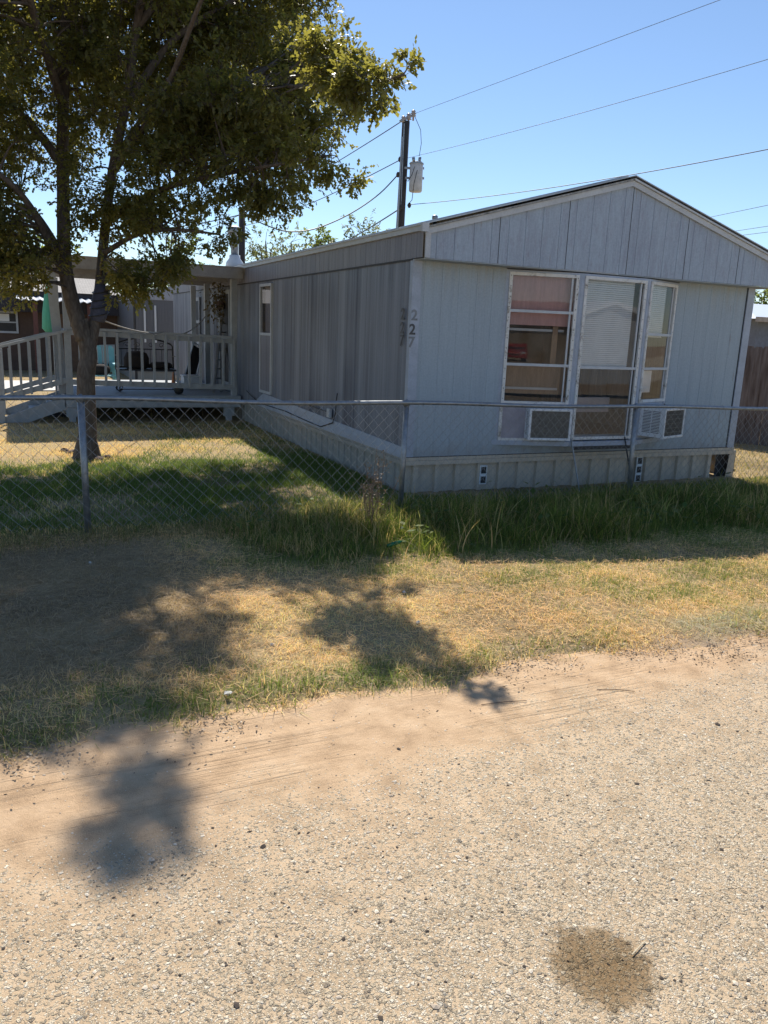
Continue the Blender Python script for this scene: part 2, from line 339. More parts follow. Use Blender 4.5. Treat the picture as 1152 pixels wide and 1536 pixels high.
def blades(n, dens, xr, yr, hf, wd, colf, seg=2, lean=.5, seed=1, z0=-.01):
    """dens(x,y)->0..1 acceptance, hf(x,y)->height, colf(x,y,r)->linear colour"""
    g = np.random.default_rng(seed); x = g.uniform(*xr, n); y = g.uniform(*yr, n); keep = g.random(n) < dens(x, y)
    x = x[keep]; y = y[keep]; n = len(x); h = hf(x, y)*g.uniform(.45, 1.15, n); a = g.uniform(0, 2*np.pi, n); la = g.uniform(0, 2*np.pi, n)
    ln = lean*np.abs(g.normal(.6, .45, n)); w_ = wd*g.uniform(.6, 1.3, n); z = gz(x, y)+z0
    c = colf(x, y, g.random(n)); sx = np.cos(a)*w_/2; sy = np.sin(a)*w_/2; P = []
    ts = np.linspace(0, 1, seg+1)
    for t in ts:
        k = ln*t*t; cx = x+np.cos(la)*h*k; cy = y+np.sin(la)*h*k; cz = z+h*t*(1-.35*np.minimum(ln, 1.5)*t); P.append((cx, cy, cz))
    quads = []; cols = []
    for i in range(seg):
        w0 = 1-.15*i/seg if i == 0 else (1-ts[i]**1.5); w1 = 1-ts[i+1]**1.5
        (ax, ay, az), (bx, by, bz) = P[i], P[i+1]
        quads.append(np.stack([np.stack([ax-sx*w0, ay-sy*w0, az], 1), np.stack([ax+sx*w0, ay+sy*w0, az], 1), np.stack([bx+sx*(w1+.08), by+sy*(w1+.08), bz], 1), np.stack([bx-sx*(w1+.08), by-sy*(w1+.08), bz], 1)], 1))
        cols.append(np.repeat(c[:, None, :], 4, 1))
    return np.concatenate(quads).reshape(-1, 3), np.concatenate(cols).reshape(-1, 3)
def lerp(a, b, t): return np.asarray(a)[None]*(1-t[:, None])+np.asarray(b)[None]*t[:, None]
GREEN, DKGREEN, OLIVE, STRAW, GREY, GREYGREEN, GOLD = (.13, .18, .045), (.055, .11, .025), (.24, .24, .08), (.66, .46, .26), (.26, .205, .15), (.34, .35, .27), (.74, .53, .27)
def greenness(x, y):
    n = fnoise(x, y, 1.3, 21); n2 = fnoise(x, y, 4, 22)
    g = .16+1.1*(n-.5)+.9*(n2-.5)
    ed = y-edge(x)
    g = g+.8*np.exp(-((ed-.16)/.16)**2)*sstep(3.2, 2.2, x)
    g = g-.55*sstep(.9, 1.3, x)*sstep(2.3, 1.9, x)*sstep(3.3, 3.5, y)*sstep(4.1, 3.8, y)
    g = g-.5*sstep(1.2, .6, x)*sstep(3.6, 4, y)*sstep(6.3, 5.9, y)
    g = g+.22*sstep(2.2, 3.2, x)*sstep(3.6, 4.2, y)+.32*sstep(3.5, 5, x)
    g = g+.7*sstep(4.6, 5.4, y)*sstep(1.0, 1.8, x)+1.0*sstep(6.3, 6.8, y)*sstep(10.2, 9.2, y)
    g = g-.5*sstep(10, 10.6, y); return np.clip(g, 0, 1)
def vcol(x, y, r):
    g = greenness(x, y); gsel = r < g; r2 = (r*97.3) % 1; r3 = (r*571.7) % 1
    gr = lerp(GREEN, OLIVE, r2*(1-.6*g)); dk = sstep(5.2, 6.6, y)*.5; gr = gr*(1-dk[:, None])+np.asarray(DKGREEN)[None]*dk[:, None]
    gold = sstep(.7, 1.2, x)*sstep(3.2, 3.5, y)*sstep(4.6, 4, y)*sstep(2.6, 2.0, x)
    dr = lerp(STRAW, GOLD, gold*r3); gy = sstep(1.2, .6, x)*sstep(3.4, 3.9, y)*sstep(6.3, 5.8, y); dr = dr*(1-(gy*.85)[:, None])+np.asarray(GREY)[None]*(gy*.85)[:, None]
    gg = (sstep(3.2, 3.5, x)*sstep(2.7, 2.9, y)*sstep(3.45, 3.25, y)+np.exp(-((x-2.35)**2+(y-2.98)**2*3)/.05))*.9
    gg = (np.clip(gg, 0, 1)*sstep(.38, .62, fnoise(x, y, 6, 77)+.12)*(r3 < .75))[:, None]; c = np.where(gsel[:, None], gr, dr); c = c*(1-gg)+np.asarray(GREYGREEN)[None]*gg
    return np.clip(c*(.95+.7*r2[:, None]), 0, .85)
def out_house(x, y): return ~((x > 3.5) & (x < 8.15) & (y > 7.16) & (y < 22))
# short turf of the verge
def d1(x, y):
    ed = y-edge(x); d = sstep(-.06, .10, ed)*(.35+.65*sstep(.3, .55, fnoise(x, y, 3, 31))); d = np.maximum(d, (sstep(-.25, 0, ed)*(fnoise(x, y, 9, 33) > .62))*.5); return d*out_house(x, y)
V1, C1 = blades(330000, d1, (-2.2, 8.5), (2.7, 6.4), lambda x, y: .026+.035*greenness(x, y)+.03*fnoise(x, y, 5, 41)+.025*np.exp(-((y-edge(x)-.15)/.15)**2)*sstep(.4, .7, fnoise(x, y, 4, 43)), .0042, vcol, 2, 1.6, 3)
# cut dead stems lying flat over the verge
def dflat(x, y): return sstep(.02, .25, y-edge(x))*(.4+.6*fnoise(x, y, 2, 44))
g5 = np.random.default_rng(5); n = 100000; x = g5.uniform(-2.2, 8, n); y = g5.uniform(3, 6.3, n); k = g5.random(n) < dflat(x, y)*(1-.6*greenness(x, y)); x = x[k]; y = y[k]; n = len(x)
a = g5.uniform(0, 6.283, n); L = g5.uniform(.02, .085, n); z = gz(x, y)+g5.uniform(.0, .03, n); dz = g5.normal(0, .15, n)*L; wx = -np.sin(a)*.0011; wy = np.cos(a)*.0011; ex = np.cos(a)*L; ey = np.sin(a)*L
Vf = np.stack([np.stack([x-wx, y-wy, z], 1), np.stack([x+wx, y+wy, z+.001], 1), np.stack([x+ex+wx, y+ey+wy, z+dz+.001], 1), np.stack([x+ex-wx, y+ey-wy, z+dz], 1)], 1).reshape(-1, 3)
cf = vcol(x, y, np.full(n, .999))*g5.uniform(.8, 1.5, n)[:, None]; Cf = np.repeat(cf, 4, 0)
tag(npmesh('verge_grass', np.concatenate([V1, Vf]), 4, M['grass'], tint=np.concatenate([C1, Cf])), 'short dry and green grass growing between the road and the chain link fence', 'grass', kind='stuff')
# tall unmown grass along the fence
def tallm(x, y):
    near = 4.75+.35*(fnoise(x, y*0, 1.1, 51)-.5)+1.0*sstep(1.9, 1.2, x)
    m = sstep(near-.05, near+.45, y)*sstep(7.1, 6.95, y)*sstep(1.0, 1.9, x); return m
def d2(x, y): return np.clip(tallm(x, y)*(.12+1.1*sstep(.3, .7, fnoise(x, y, 2.8, 52))), 0, 1)*out_house(x, y)
def h2(x, y): return (.08+.20*tallm(x, y))*(.3+1.4*fnoise(x, y, 2.1, 53))*(1-.72*sstep(5.9, 6.8, y))*(1-.35*sstep(5, 8, x))
def c2(x, y, r):
    r2 = (r*97.3) % 1; dry = (r < .2+.35*sstep(3.0, 1.8, x)+.5*(fnoise(x, y, 3, 57)-.5)); c = lerp((.055, .095, .02), (.25, .30, .065), r2**1.4); return np.where(dry[:, None], lerp(STRAW, OLIVE, r2), c)
V2, C2 = blades(120000, d2, (.9, 9.8), (4.3, 7.15), h2, .0062, c2, 4, .9, 13)
# dry weeds along the fence on the left
def d3(x, y): return np.exp(-((y-6.2)/.22)**2)*sstep(2.2, 1.2, x)*(.3+.7*fnoise(x, y, 3, 62))
V3, C3 = blades(16000, d3, (-2.5, 2.2), (5.6, 6.9), lambda x, y: .07+.13*fnoise(x, y, 2, 63), .005, lambda x, y, r: lerp((.30, .22, .13), (.16, .18, .06), (r*97.3) % 1), 3, 1.0, 14)
# scattered long stalks
V4, C4 = blades(1500, lambda x, y: tallm(x, y)*(fnoise(x, y, 2.4, 99) > .5), (1.6, 8.5), (4.6, 6.8), lambda x, y: .36*(1-.4*sstep(5.6, 6.6, y)), .0095, lambda x, y, r: lerp((.25, .34, .09), STRAW, (r*97.3) % 1), 5, .7, 15)
gq = np.random.default_rng(77); n = 2400; xw = gq.uniform(1.5, 8.4, n); yw = gq.uniform(4.7, 6.7, n); kw = (gq.random(n) < tallm(xw, yw)*sstep(.5, .7, fnoise(xw, yw, 1.9, 120))); xw, yw = xw[kw], yw[kw]; n = len(xw)
aw = gq.uniform(0, 6.28, n); Lw = gq.uniform(.04, .09, n); zw = gz(xw, yw)+gq.uniform(.04, .2, n); cw, sw_ = np.cos(aw), np.sin(aw); ww = Lw*.32; dzw = gq.uniform(-.4, .7, n)*Lw
Vw = np.stack([np.stack([xw, yw, zw], 1), np.stack([xw+cw*Lw*.5-sw_*ww, yw+sw_*Lw*.5+cw*ww, zw+dzw*.6], 1), np.stack([xw+cw*Lw, yw+sw_*Lw, zw+dzw], 1), np.stack([xw+cw*Lw*.5+sw_*ww, yw+sw_*Lw*.5-cw*ww, zw+dzw*.6], 1)], 1).reshape(-1, 3)
Cw = np.repeat(lerp((.07, .13, .03), (.18, .20, .06), gq.random(n)), 4, 0); V4 = np.concatenate([V4, Vw]); C4 = np.concatenate([C4, Cw])
tag(npmesh('tall_grass', np.concatenate([V2, V3, V4]), 4, M['grass'], tint=np.concatenate([C2, C3, C4])), 'tall green unmown grass along the chain link fence in front of the house', 'grass', kind='stuff')
# lawn behind the fence
def d5(x, y): return (.25+.9*sstep(.35, .6, fnoise(x, y, 1.6, 71)))*np.where(y > 10, .55, 1)*out_house(x, y)
V5, C5 = blades(330000, d5, (-4.5, 3.6), (6.4, 13.4), lambda x, y: .035+.04*fnoise(x, y, 3, 72)+.02*(y < 9.5), .0065, vcol, 2, 1.0, 16)
V6, C6 = blades(70000, lambda x, y: .7*out_house(x, y), (8, 17), (4.5, 13), lambda x, y: .05+.03*fnoise(x, y, 3, 74), .009, lambda x, y, r: lerp(STRAW, (.16, .2, .06), ((r*97.3) % 1)*sstep(11, 8, y)), 2, 1.0, 17)
V7, C7 = blades(60000, lambda x, y: .5+0*x, (-8, 8), (13.4, 40), lambda x, y: .06+0*x, .02, lambda x, y, r: lerp(STRAW, (.16, .2, .06), (r*97.3) % 1*.7), 1, 1.0, 18)
tag(npmesh('lawn_grass', np.concatenate([V5, V6, V7]), 4, M['grass'], tint=np.concatenate([C5, C6, C7])), 'mown green and straw coloured lawn between the fence and the porch', 'grass', kind='stuff')
# loose stones on the road
t = NT('loose_stone'); at = t.n('Attribute', _attribute_name='tint').outputs['Color']; M['stone'] = t.bsdf(t.mix(.4, at, t.mix(t.noise(90, 3), .05, .95), 'OVERLAY'), .85, 0, .3)
ico = np.array([(0, 0, 1), (.9, 0, .2), (.3, .85, .25), (-.7, .55, .2), (-.75, -.5, .15), (.25, -.9, .2), (.6, .5, -.5), (-.4, .6, -.5), (-.6, -.4, -.5), (.5, -.6, -.5)]); tri = [(0, 1, 2), (0, 2, 3), (0, 3, 4), (0, 4, 5), (0, 5, 1), (1, 6, 2), (2, 6, 7), (2, 7, 3), (3, 7, 8), (3, 8, 4), (4, 8, 9), (4, 9, 5), (5, 9, 6), (5, 6, 1), (6, 9, 8), (6, 8, 7)]
gs = np.random.default_rng(9); n = 26000; y = gs.uniform(-.6, 3.15, n); x = gs.uniform(-1.2, 5.5, n); k = gs.random(n) < np.where(y > 2.3+.12*x, .34, .9)*(.3+.7*fnoise(x, y, 2, 81)); x = x[k]; y = y[k]; n = len(x)
sz = np.exp(gs.normal(-5.6, .36, n)); rot = gs.uniform(0, 6.28, n); J = ico[None]*(1+gs.normal(0, .22, (n, 10, 3))); J = J*(np.stack([sz*1.25, sz*.9, sz*.42], 1)*np.where(y > 2.3+.12*x, .7, 1.)[:, None])[:, None]
cx, sx = np.cos(rot)[:, None], np.sin(rot)[:, None]; P = np.stack([J[..., 0]*cx-J[..., 1]*sx+x[:, None], J[..., 0]*sx+J[..., 1]*cx+y[:, None], J[..., 2]+(sz*.12)[:, None]-.004], -1)
pr = gs.random(n); base = np.where((pr < .13)[:, None], np.array([[.07, .055, .045]]), lerp((.42, .34, .26), (.74, .65, .52), gs.random(n)))
st_ = ((x-1.345)**2+.95*(y-1.37)**2 < .021); base = np.where(st_[:, None], base*np.array([[.42, .35, .27]]), base)
V = P[:, np.array(tri)].reshape(-1, 3); Cc = np.repeat(base, len(tri)*3, 0)
tag(npmesh('road_gravel_stones', V, 3, M['stone'], tint=Cc), 'loose stone chips scattered over the sandy gravel road', 'gravel', kind='stuff')
# ------------------------------------------------------------ ribbed sheets
def ribbed(mb, p0, p1, z0, z1, prof, out, mi=0):
    """sheet from p0 to p1 (xy); prof = list of (distance along, offset along out)"""
    p0 = np.array(p0, float); p1 = np.array(p1, float); L = np.linalg.norm(p1-p0); d = (p1-p0)/L; o = np.array(out, float); pts = []
    for s_, h in prof:
        if -1e-6 <= s_ <= L+1e-6: pts.append(p0+d*s_+o*h)
    b = len(mb.v)
    for q in pts: mb.v += [(q[0], q[1], z0(q[0]) if callable(z0) else z0), (q[0], q[1], z1(q[0]) if callable(z1) else z1)]
    for i in range(len(pts)-1):
        a, c = b+2*i, b+2*i+2; mb.f.append((a, c, c+1, a+1) if True else None); mb.mi.append(mi)
def prof_grooves(L, step, w=.0045, d=.0028, jit=0):
    p = [(0, 0)]; s_ = step*.6
    while s_ < L-.03: p += [(s_-w, 0), (s_-w*.3, -d), (s_+w*.3, -d), (s_+w, 0)]; s_ += step*(1+random.uniform(-jit, jit))
    return p+[(L, 0)]
def prof_ribs(L, step, w=.03, h=.014, jit=.0):
    p = [(0, 0)]; s_ = step*.5
    while s_ < L-w: p += [(s_-w/2-.008, 0), (s_-w/2, h), (s_+w/2, h), (s_+w/2+.008, 0)]; s_ += step*(1+random.uniform(-jit, jit))
    return p+[(L, 0)]
# ------------------------------------------------------------ mobile home
X0, X1, YF, YB, ZS, ZT = 3.55, 8.08, 7.18, 20.5, .37, 2.35
XR, ZR, ZE = 5.94, 3.30, 2.62           # ridge
XE0, XE1, YG = 3.55, 8.33, 6.96          # gable face
home = thing('mobile_home', 'weathered grey blue mobile home with a gabled front, bay window and metal skirting', 'mobile home', (5.8, 12, 0))
mb = MB()
for a, b in ((X0, 4.62), (6.97, X1)):
    L = b-a; ribbed(mb, (a, YF), (b, YF), ZS, ZT, prof_grooves(L, .205, jit=.1), (0, -1))
ribbed(mb, (4.62, YF), (6.97, YF), ZS, .60, prof_grooves(2.35, .205), (0, -1))
fw = mb.build('front_wall', M['front_wall'], home)
MB().box((X0-.012, YF-.012, ZS), (X0+.085, YF+.05, ZT), 0).build('corner_trim', M['blue_trim'], home)
MB().box((X1-.01, YF-.014, ZS-.02), (X1+.10, YF+.06, ZT), 0).build('corner_trim', M['blue_trim'], home)
mb = MB(); mb.box((X1-.025, YF-.004, ZS), (X1-.012, YF-.001, ZT)); mb.build('corner_seam', M['dark'], home)
# gable
mb = MB(); gz_ = lambda x: ZE-.035+(ZR-ZE)*(1-abs(x-XR)/(XR-XE0)) if x < XR else ZE-.035+(ZR-ZE)*(1-abs(x-XR)/(XE1-XR))
pr = prof_grooves(XE1-XE0, .203, .003, .005, .05); pr = sorted(pr+[(XR-XE0, 0)]); ribbed(mb, (XE0, YG), (XE1, YG), ZT, gz_, pr, (0, -1))
for s_ in (.815, 1.63, 2.43, 3.24, 4.05): x = XE0+s_; mb.box((x-.0025, YG-.003, ZT+.004), (x+.0025, YG-.0005, gz_(x)), 1)
mb.build('gable_panel', [M['gable'], M['dark']], home)
MB().box((XE0+.002, YG+.004, ZT-.010), (XE1-.002, YF+.25, ZT-.002)).build('soffit', M['front_wall'], home)
MB().box((XE0-.004, YG-.02, ZT), (XE0+.05, YG-.004, ZE-.05)).build('gable_corner_trim', M['trim'], home)
for xa, xb in ((XE0-.01, XR), (XE1+.01, XR)):                # rake trim + dark roof edge
    za, zb = ZE-.01, ZR-.01
    mb = MB(); y0 = YG-.03; mb.prism([(xa, y0, za-.055), (xb, y0, zb-.055), (xb, y0, zb), (xa, y0, za)], (0, .028, 0)); mb.build('rake_trim', M['trim'], home)
    mb = MB(); mb.prism([(xa, y0-.02, za+.002), (xb, y0-.02, zb+.002), (xb, y0-.02, zb+.020), (xa, y0-.02, za+.020)], (0, .10, 0)); mb.build('roof_edge', M['roof_edge'] if xa < XR else M['trim'], home)
mb = MB()
for xa, xb in ((XE0-.03, XR), (XE1+.03, XR)):
    L = abs(xb-xa); n = 2
    mb.prism([(xa, YG-.055, ZE+.026), (xb, YG-.055, ZR+.030), (xb, YG-.055, ZR+.040), (xa, YG-.055, ZE+.036)], (0, YB-YG+.1, 0))
for k in range(34):                                       # standing seams
    y = YG+.1+k*.405; 
    for xa in (XE0-.03, XE1+.03): mb.bar((xa, y, ZE+.040), (XR, y, ZR+.045), .03, .02)
roof = mb.build('roof', M['roof'], home)
# side walls
SP = lambda L: [(0, 0)]
def side_prof(L, seed):
    r = random.Random(seed); p = [(0, 0)]; s_ = .06
    while s_ < L-.08:
        w_ = r.choice((.012, .02, .035)); h = r.choice((.002, .003, .005)); p += [(s_, 0), (s_+.006, h), (s_+.006+w_, h), (s_+.012+w_, 0)]; s_ += r.choice((.085, .13, .20, .26))+w_
    return p+[(L, 0)]
WY0, WY1, WZ0, WZ1 = 11.93, 12.58, .62, 2.30
mb = MB()
for a, b, za, zb in ((YF, WY0, ZS, ZT), (WY0, WY1, ZS, .64), (WY0, WY1, WZ1, ZT), (WY1, YB, ZS, ZT)):
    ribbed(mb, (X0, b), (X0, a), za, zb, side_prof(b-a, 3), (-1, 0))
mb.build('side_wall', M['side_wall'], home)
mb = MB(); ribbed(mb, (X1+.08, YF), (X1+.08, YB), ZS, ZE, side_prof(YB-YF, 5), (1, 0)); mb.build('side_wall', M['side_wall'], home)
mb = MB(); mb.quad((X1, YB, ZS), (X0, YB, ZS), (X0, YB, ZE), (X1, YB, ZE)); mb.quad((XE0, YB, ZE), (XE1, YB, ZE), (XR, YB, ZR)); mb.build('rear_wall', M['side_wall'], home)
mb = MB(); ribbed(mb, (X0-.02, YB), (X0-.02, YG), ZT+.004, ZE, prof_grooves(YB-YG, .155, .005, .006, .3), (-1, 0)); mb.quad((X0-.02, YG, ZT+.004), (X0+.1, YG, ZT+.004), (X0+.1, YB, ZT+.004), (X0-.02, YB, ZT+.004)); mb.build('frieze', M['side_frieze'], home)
MB().box((X0-.018, YF, ZT-.012), (X0+.002, YB, ZT+.002)).build('frieze_gap', M['dark'], home)
mb = MB(); mb.box((X0-.05, YG-.05, ZE-.03), (X0-.018, YB, ZE+.015)); mb.box((X0-.065, YG-.05, ZE+.015), (X0-.018, YB, ZE+.028)); mb.box((X0-.07, YG-.07, ZE-.045), (X0+.0, YG-.03, ZE+.035)); mb.build('eave_trim', M['trim'], home)
# interior
mb = MB(); mb.quad((X0+.1, YF+.1, ZS+.05), (X1-.05, YF+.1, ZS+.05), (X1-.05, YF+4, ZS+.05), (X0+.1, YF+4, ZS+.05)); mb.quad((X0+.1, YF+4, ZS), (X1-.05, YF+4, ZS), (X1-.05, YF+4, ZT), (X0+.1, YF+4, ZT)); mb.quad((X0+.04, YF, ZT-.005), (X1, YF, ZT-.005), (X1, YF+4, ZT-.005), (X0+.04, YF+4, ZT-.005))
mb.box((X0+.02, YF+.02, ZS), (4.60, YF+.07, ZT-.02)); mb.box((6.99, YF+.02, ZS), (X1-.02, YF+.07, ZT-.02))
mb.build('interior_room', M['interior'], home)
# skirting
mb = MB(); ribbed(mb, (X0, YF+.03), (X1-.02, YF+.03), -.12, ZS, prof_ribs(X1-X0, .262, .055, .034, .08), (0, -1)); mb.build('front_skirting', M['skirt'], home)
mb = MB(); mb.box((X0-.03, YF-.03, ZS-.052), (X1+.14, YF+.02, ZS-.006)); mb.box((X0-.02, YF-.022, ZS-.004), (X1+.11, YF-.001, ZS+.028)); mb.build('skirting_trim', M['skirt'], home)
MB().box((X0-.015, YF-.022, ZS+.028), (X1, YF-.002, ZS+.033)).build('trim_painted_shadow', M['dark'], home)  # dark strip painted in as the shadow line above the trim
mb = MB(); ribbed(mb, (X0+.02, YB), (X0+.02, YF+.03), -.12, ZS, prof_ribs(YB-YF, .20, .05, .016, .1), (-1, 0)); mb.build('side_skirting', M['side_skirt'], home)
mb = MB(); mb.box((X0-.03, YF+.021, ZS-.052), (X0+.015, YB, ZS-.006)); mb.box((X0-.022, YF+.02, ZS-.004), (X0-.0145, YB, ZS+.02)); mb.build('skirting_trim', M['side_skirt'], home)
mb = MB(); mb.quad((X0-.03, YF, ZS+.02), (X0-.03, YF+5.8, ZS+.02), (X0-.014, YF+5.2, ZS+.24), (X0-.014, YF, ZS+.13)); mb.build('side_flashing', M['blue_trim'], home)
MB().quad((X1-.10, YF+.06, -.1), (X1+.13, YF+.06, -.1), (X1+.13, YF+.06, ZS-.053), (X1-.10, YF+.06, ZS-.053)).build('gap_shade_sheet', M['dark'], home)  # dark sheet added behind the skirting opening, standing in for the shade inside
mb = MB(); mb.add([(X1-.015, YF-.03, -.12), (X1+.13, YF-.03, -.10), (X1+.14, YF-.03, ZS-.055), (X1+.03, YF-.03, ZS-.055)], [(0, 1, 2, 3)]); mb.box((X1+.13, YF-.03, -.1), (X1+.136, YF+.5, ZS-.056)); mb.build('loose_corner_flashing', M['skirt'], home)
# skirting vents
for (vx, zt, nn) in ((4.50, .29, 2), (6.67, .325, 3)):
    v = MB(); v.box((vx-.045, YF-.012, zt-.105*nn), (vx+.045, YF-.002, zt)); vo = v.build('skirting_vent', M['white_plastic'], home, bevel=.003)
    sl = MB()
    for k in range(nn): sl.box((vx-.031, YF-.016, zt-.105*k-.09), (vx+.031, YF-.0125, zt-.105*k-.018))
    sl.build('vent_slot', M['dark'], vo)
# house numbers
def digits(txt, pos, rot, size, mat):
    c = bpy.data.curves.new('d', 'FONT'); c.body = txt; c.size = size; c.extrude = .002; c.offset = .0035; o = bpy.data.objects.new('d', c); COL.objects.link(o)
    dg = bpy.context.evaluated_depsgraph_get(); me = bpy.data.meshes.new_from_object(o.evaluated_get(dg)); bpy.data.objects.remove(o)
    me.transform(Matrix.Translation(Vector(pos)-origin(home)) @ rot); return link('house_number', me, mat, home)
rf = Matrix.Rotation(RAD(90), 4, 'X'); rs = Matrix.Rotation(RAD(-90), 4, 'Z') @ rf
M['digit_dark'] = simple('house_number_black', (.05, .055, .065), .4, 0, .2); M['digit_worn'] = simple('house_number_worn', (.19, .21, .235), .4, 0, .3)
zf = [aY(620, yy, YF-.015)[2] for yy in (480, 501.5, 520.5)]
for ch, zz, dx, m_ in zip('227', zf, (.036, .020, .016), ('digit_worn', 'digit_dark', 'digit_worn')): digits(ch, (X0+dx-.045, YF-.0145, zz), rf, .142, M[m_])
for ch, zz, m_ in zip('227', zf, ('digit_dark', 'digit_dark', 'digit_dark')): digits(ch, (X0-.020, YF+.20, zz+.006), rs, .155, M[m_])
# ---- bay window
PA, PB, PC, PD = Vector((4.62, YF, 0)), Vector((5.42, YG-.0, 0)), Vector((6.33, YG-.0, 0)), Vector((6.97, YF, 0))
ZB0, ZB1 = .56, 2.328
bay = MB(); 
bay.prism([(4.58, YF-.001, ZB0-.05), (5.40, YG-.045, ZB0-.05), (6.35, YG-.045, ZB0-.05), (7.01, YF-.001, ZB0-.05)][::-1], (0, 0, .05))
bay.build('bay_sill', M['blue_trim'], home)
def facet(a, b, z0, z1, side, mid, inner):
    d = (b-a).normalized(); nrm = Vector((d.y, -d.x, 0)); L = (b-a).length
    def P(s_, o=0, z=0): q = a+d*s_+nrm*o; return (q.x, q.y, z)
    def bx(m_, s0, s1, o0, o1, za, zb, mi=0):
        vs = [P(s0, o1, za), P(s1, o1, za), P(s1, o0, za), P(s0, o0, za), P(s0, o1, zb), P(s1, o1, zb), P(s1, o0, zb), P(s0, o0, zb)]
        m_.add(vs, [(0, 1, 2, 3)[::-1], (4, 5, 6, 7), (0, 1, 5, 4), (1, 2, 6, 5), (2, 3, 7, 6), (3, 0, 4, 7)], mi)
    return P, bx, L
def window(a, b, z0, z1, rails, name_lab, bottom_panel=None):
    P, bx, L = facet(a, b, z0, z1, 0, 0, 0)
    po = MB(); bx(po, -.01, .045, -.04, -.002, z0-.03, z1+.02); bx(po, L-.045, L+.01, -.04, -.002, z0-.03, z1+.02); bx(po, .045, L-.045, -.04, -.002, z1-.01, z1+.02); po.build('bay_post', M['blue_trim'], home)
    fr = MB(); s0, s1 = .035, L-.035; wz = .034
    bx(fr, s0, s0+wz, -.02, .012, z0, z1); bx(fr, s1-wz, s1, -.02, .012, z0, z1); bx(fr, s0+wz, s1-wz, -.02, .012, z1-wz, z1); bx(fr, s0+wz, s1-wz, -.02, .012, z0, z0+wz)
    zz = z0+.06
    while zz < z1: 
        for sc_ in (s0+.017, s1-.017): fr.add([P(sc_-.004, .0135, zz-.004), P(sc_+.004, .0135, zz-.004), P(sc_+.004, .0135, zz+.004), P(sc_-.004, .0135, zz+.004)], [(0, 1, 2, 3)], 1)
        zz += .105
    w_ = fr.build('bay_window', [M['white_frame'], M['dark']], home, bevel=.002); tag(w_, name_lab)
    sf = MB(); 
    for zr in rails: bx(sf, s0+wz, s1-wz, -.018, .006, zr-.014, zr+.014)
    bx(sf, s1-wz-.045, s1-wz-.025, -.02, -.004, rails[0], z1-wz); bx(sf, s1-wz-.045, s1-wz-.03, -.02, -.004, z0+wz, rails[0])
    sf.build('sash_rail', M['trim'], w_)
    gl = MB(); gl.add([P(s0+wz, -.012, z0+wz), P(s1-wz, -.012, z0+wz), P(s1-wz, -.012, z1-wz), P(s0+wz, -.012, z1-wz)], [(0, 1, 2, 3)]); gl.build('pane', M['glass'], w_)
    return P, bx, L, w_
P, bx, L, wl = window(PA, PB, .95, ZB1-.02, [1.37, 1.92], 'left bay window with a pink curtain behind its glass')
m_ = MB(); bx(m_, .03, L-.03, -.10, -.09, 1.78, ZB1-.03); m_.build('curtain', M['pink'], wl)
m_ = MB(); bx(m_, .03, L-.08, -.20, -.19, 1.05, 1.36); bx(m_, .60, .66, -.14, -.13, 1.38, 1.78); m_.build('cloth', M['tan_cloth'], wl)
m_ = MB(); bx(m_, .05, L-.12, -.16, -.14, 1.10, 1.125); m_.build('shelf', M['trim'], wl)
m_ = MB(); bx(m_, .05, L-.1, -.16, -.14, 1.72, 1.745); m_.build('shelf', M['trim'], wl)
m_ = MB(); bx(m_, .045, L-.045, -.03, -.012, .58, .95); m_.build('lower_board', M['foam'], home)
for q_ in ((-.01, .03), (L-.038, L+.01)): m_ = MB(); bx(m_, q_[0], q_[1], -.04, -.002, .56, .92); m_.build('bay_post', M['blue_trim'], home)
m_ = MB(); bx(m_, .030, .062, -.01, .010, .56, .95); bx(m_, L-.07, L-.038, -.01, .010, .56, .95); bx(m_, .062, L-.07, -.01, .010, .56, .585); m_.build('lower_frame', M['white_frame'], home)
P, bx, L, wm = window(PB, PC, .575, ZB1-.02, [1.36], 'middle bay window with a white slatted blind pulled halfway')
m_ = MB()
for k in range(44): z = ZB1-.06-k*.0215; vs = [P(.08, -.064, z), P(L-.14, -.064, z), P(L-.14, -.075, z+.0195), P(.08, -.075, z+.0195)]; m_.add(vs, [(0, 1, 2, 3)])
m_.build('blind', M['blind'], wm)
m_ = MB(); bx(m_, .10, L-.16, -.28, -.27, .85, 1.02); m_.build('cushion', M['foam'], wm)
P, bx, L, wr = window(PC, PD, .98, ZB1-.02, [1.36, 1.74], 'right bay window with a short white blind at the top')
m_ = MB()
for k in range(27): z = ZB1-.06-k*.0215; m_.add([P(.07, -.064, z), P(L-.15, -.064, z), P(L-.15, -.075, z+.0195), P(.07, -.075, z+.0195)], [(0, 1, 2, 3)])
m_.build('blind', M['blind'], wr)
m_ = MB(); bx(m_, .07, L-.20, -.12, -.11, 1.08, 1.33); m_.build('cloth', M['blind'], wr)
m_ = MB(); bx(m_, .0, L-.0, -.03, -.012, .56, .98); m_.build('lower_board', M['blue_trim'], home)
m_ = MB(); m_.box((5.46, YG-.075, ZB0-.085), (6.26, YG-.045, ZB0-.055)); m_.build('lower_ledge', M['dark'], home)
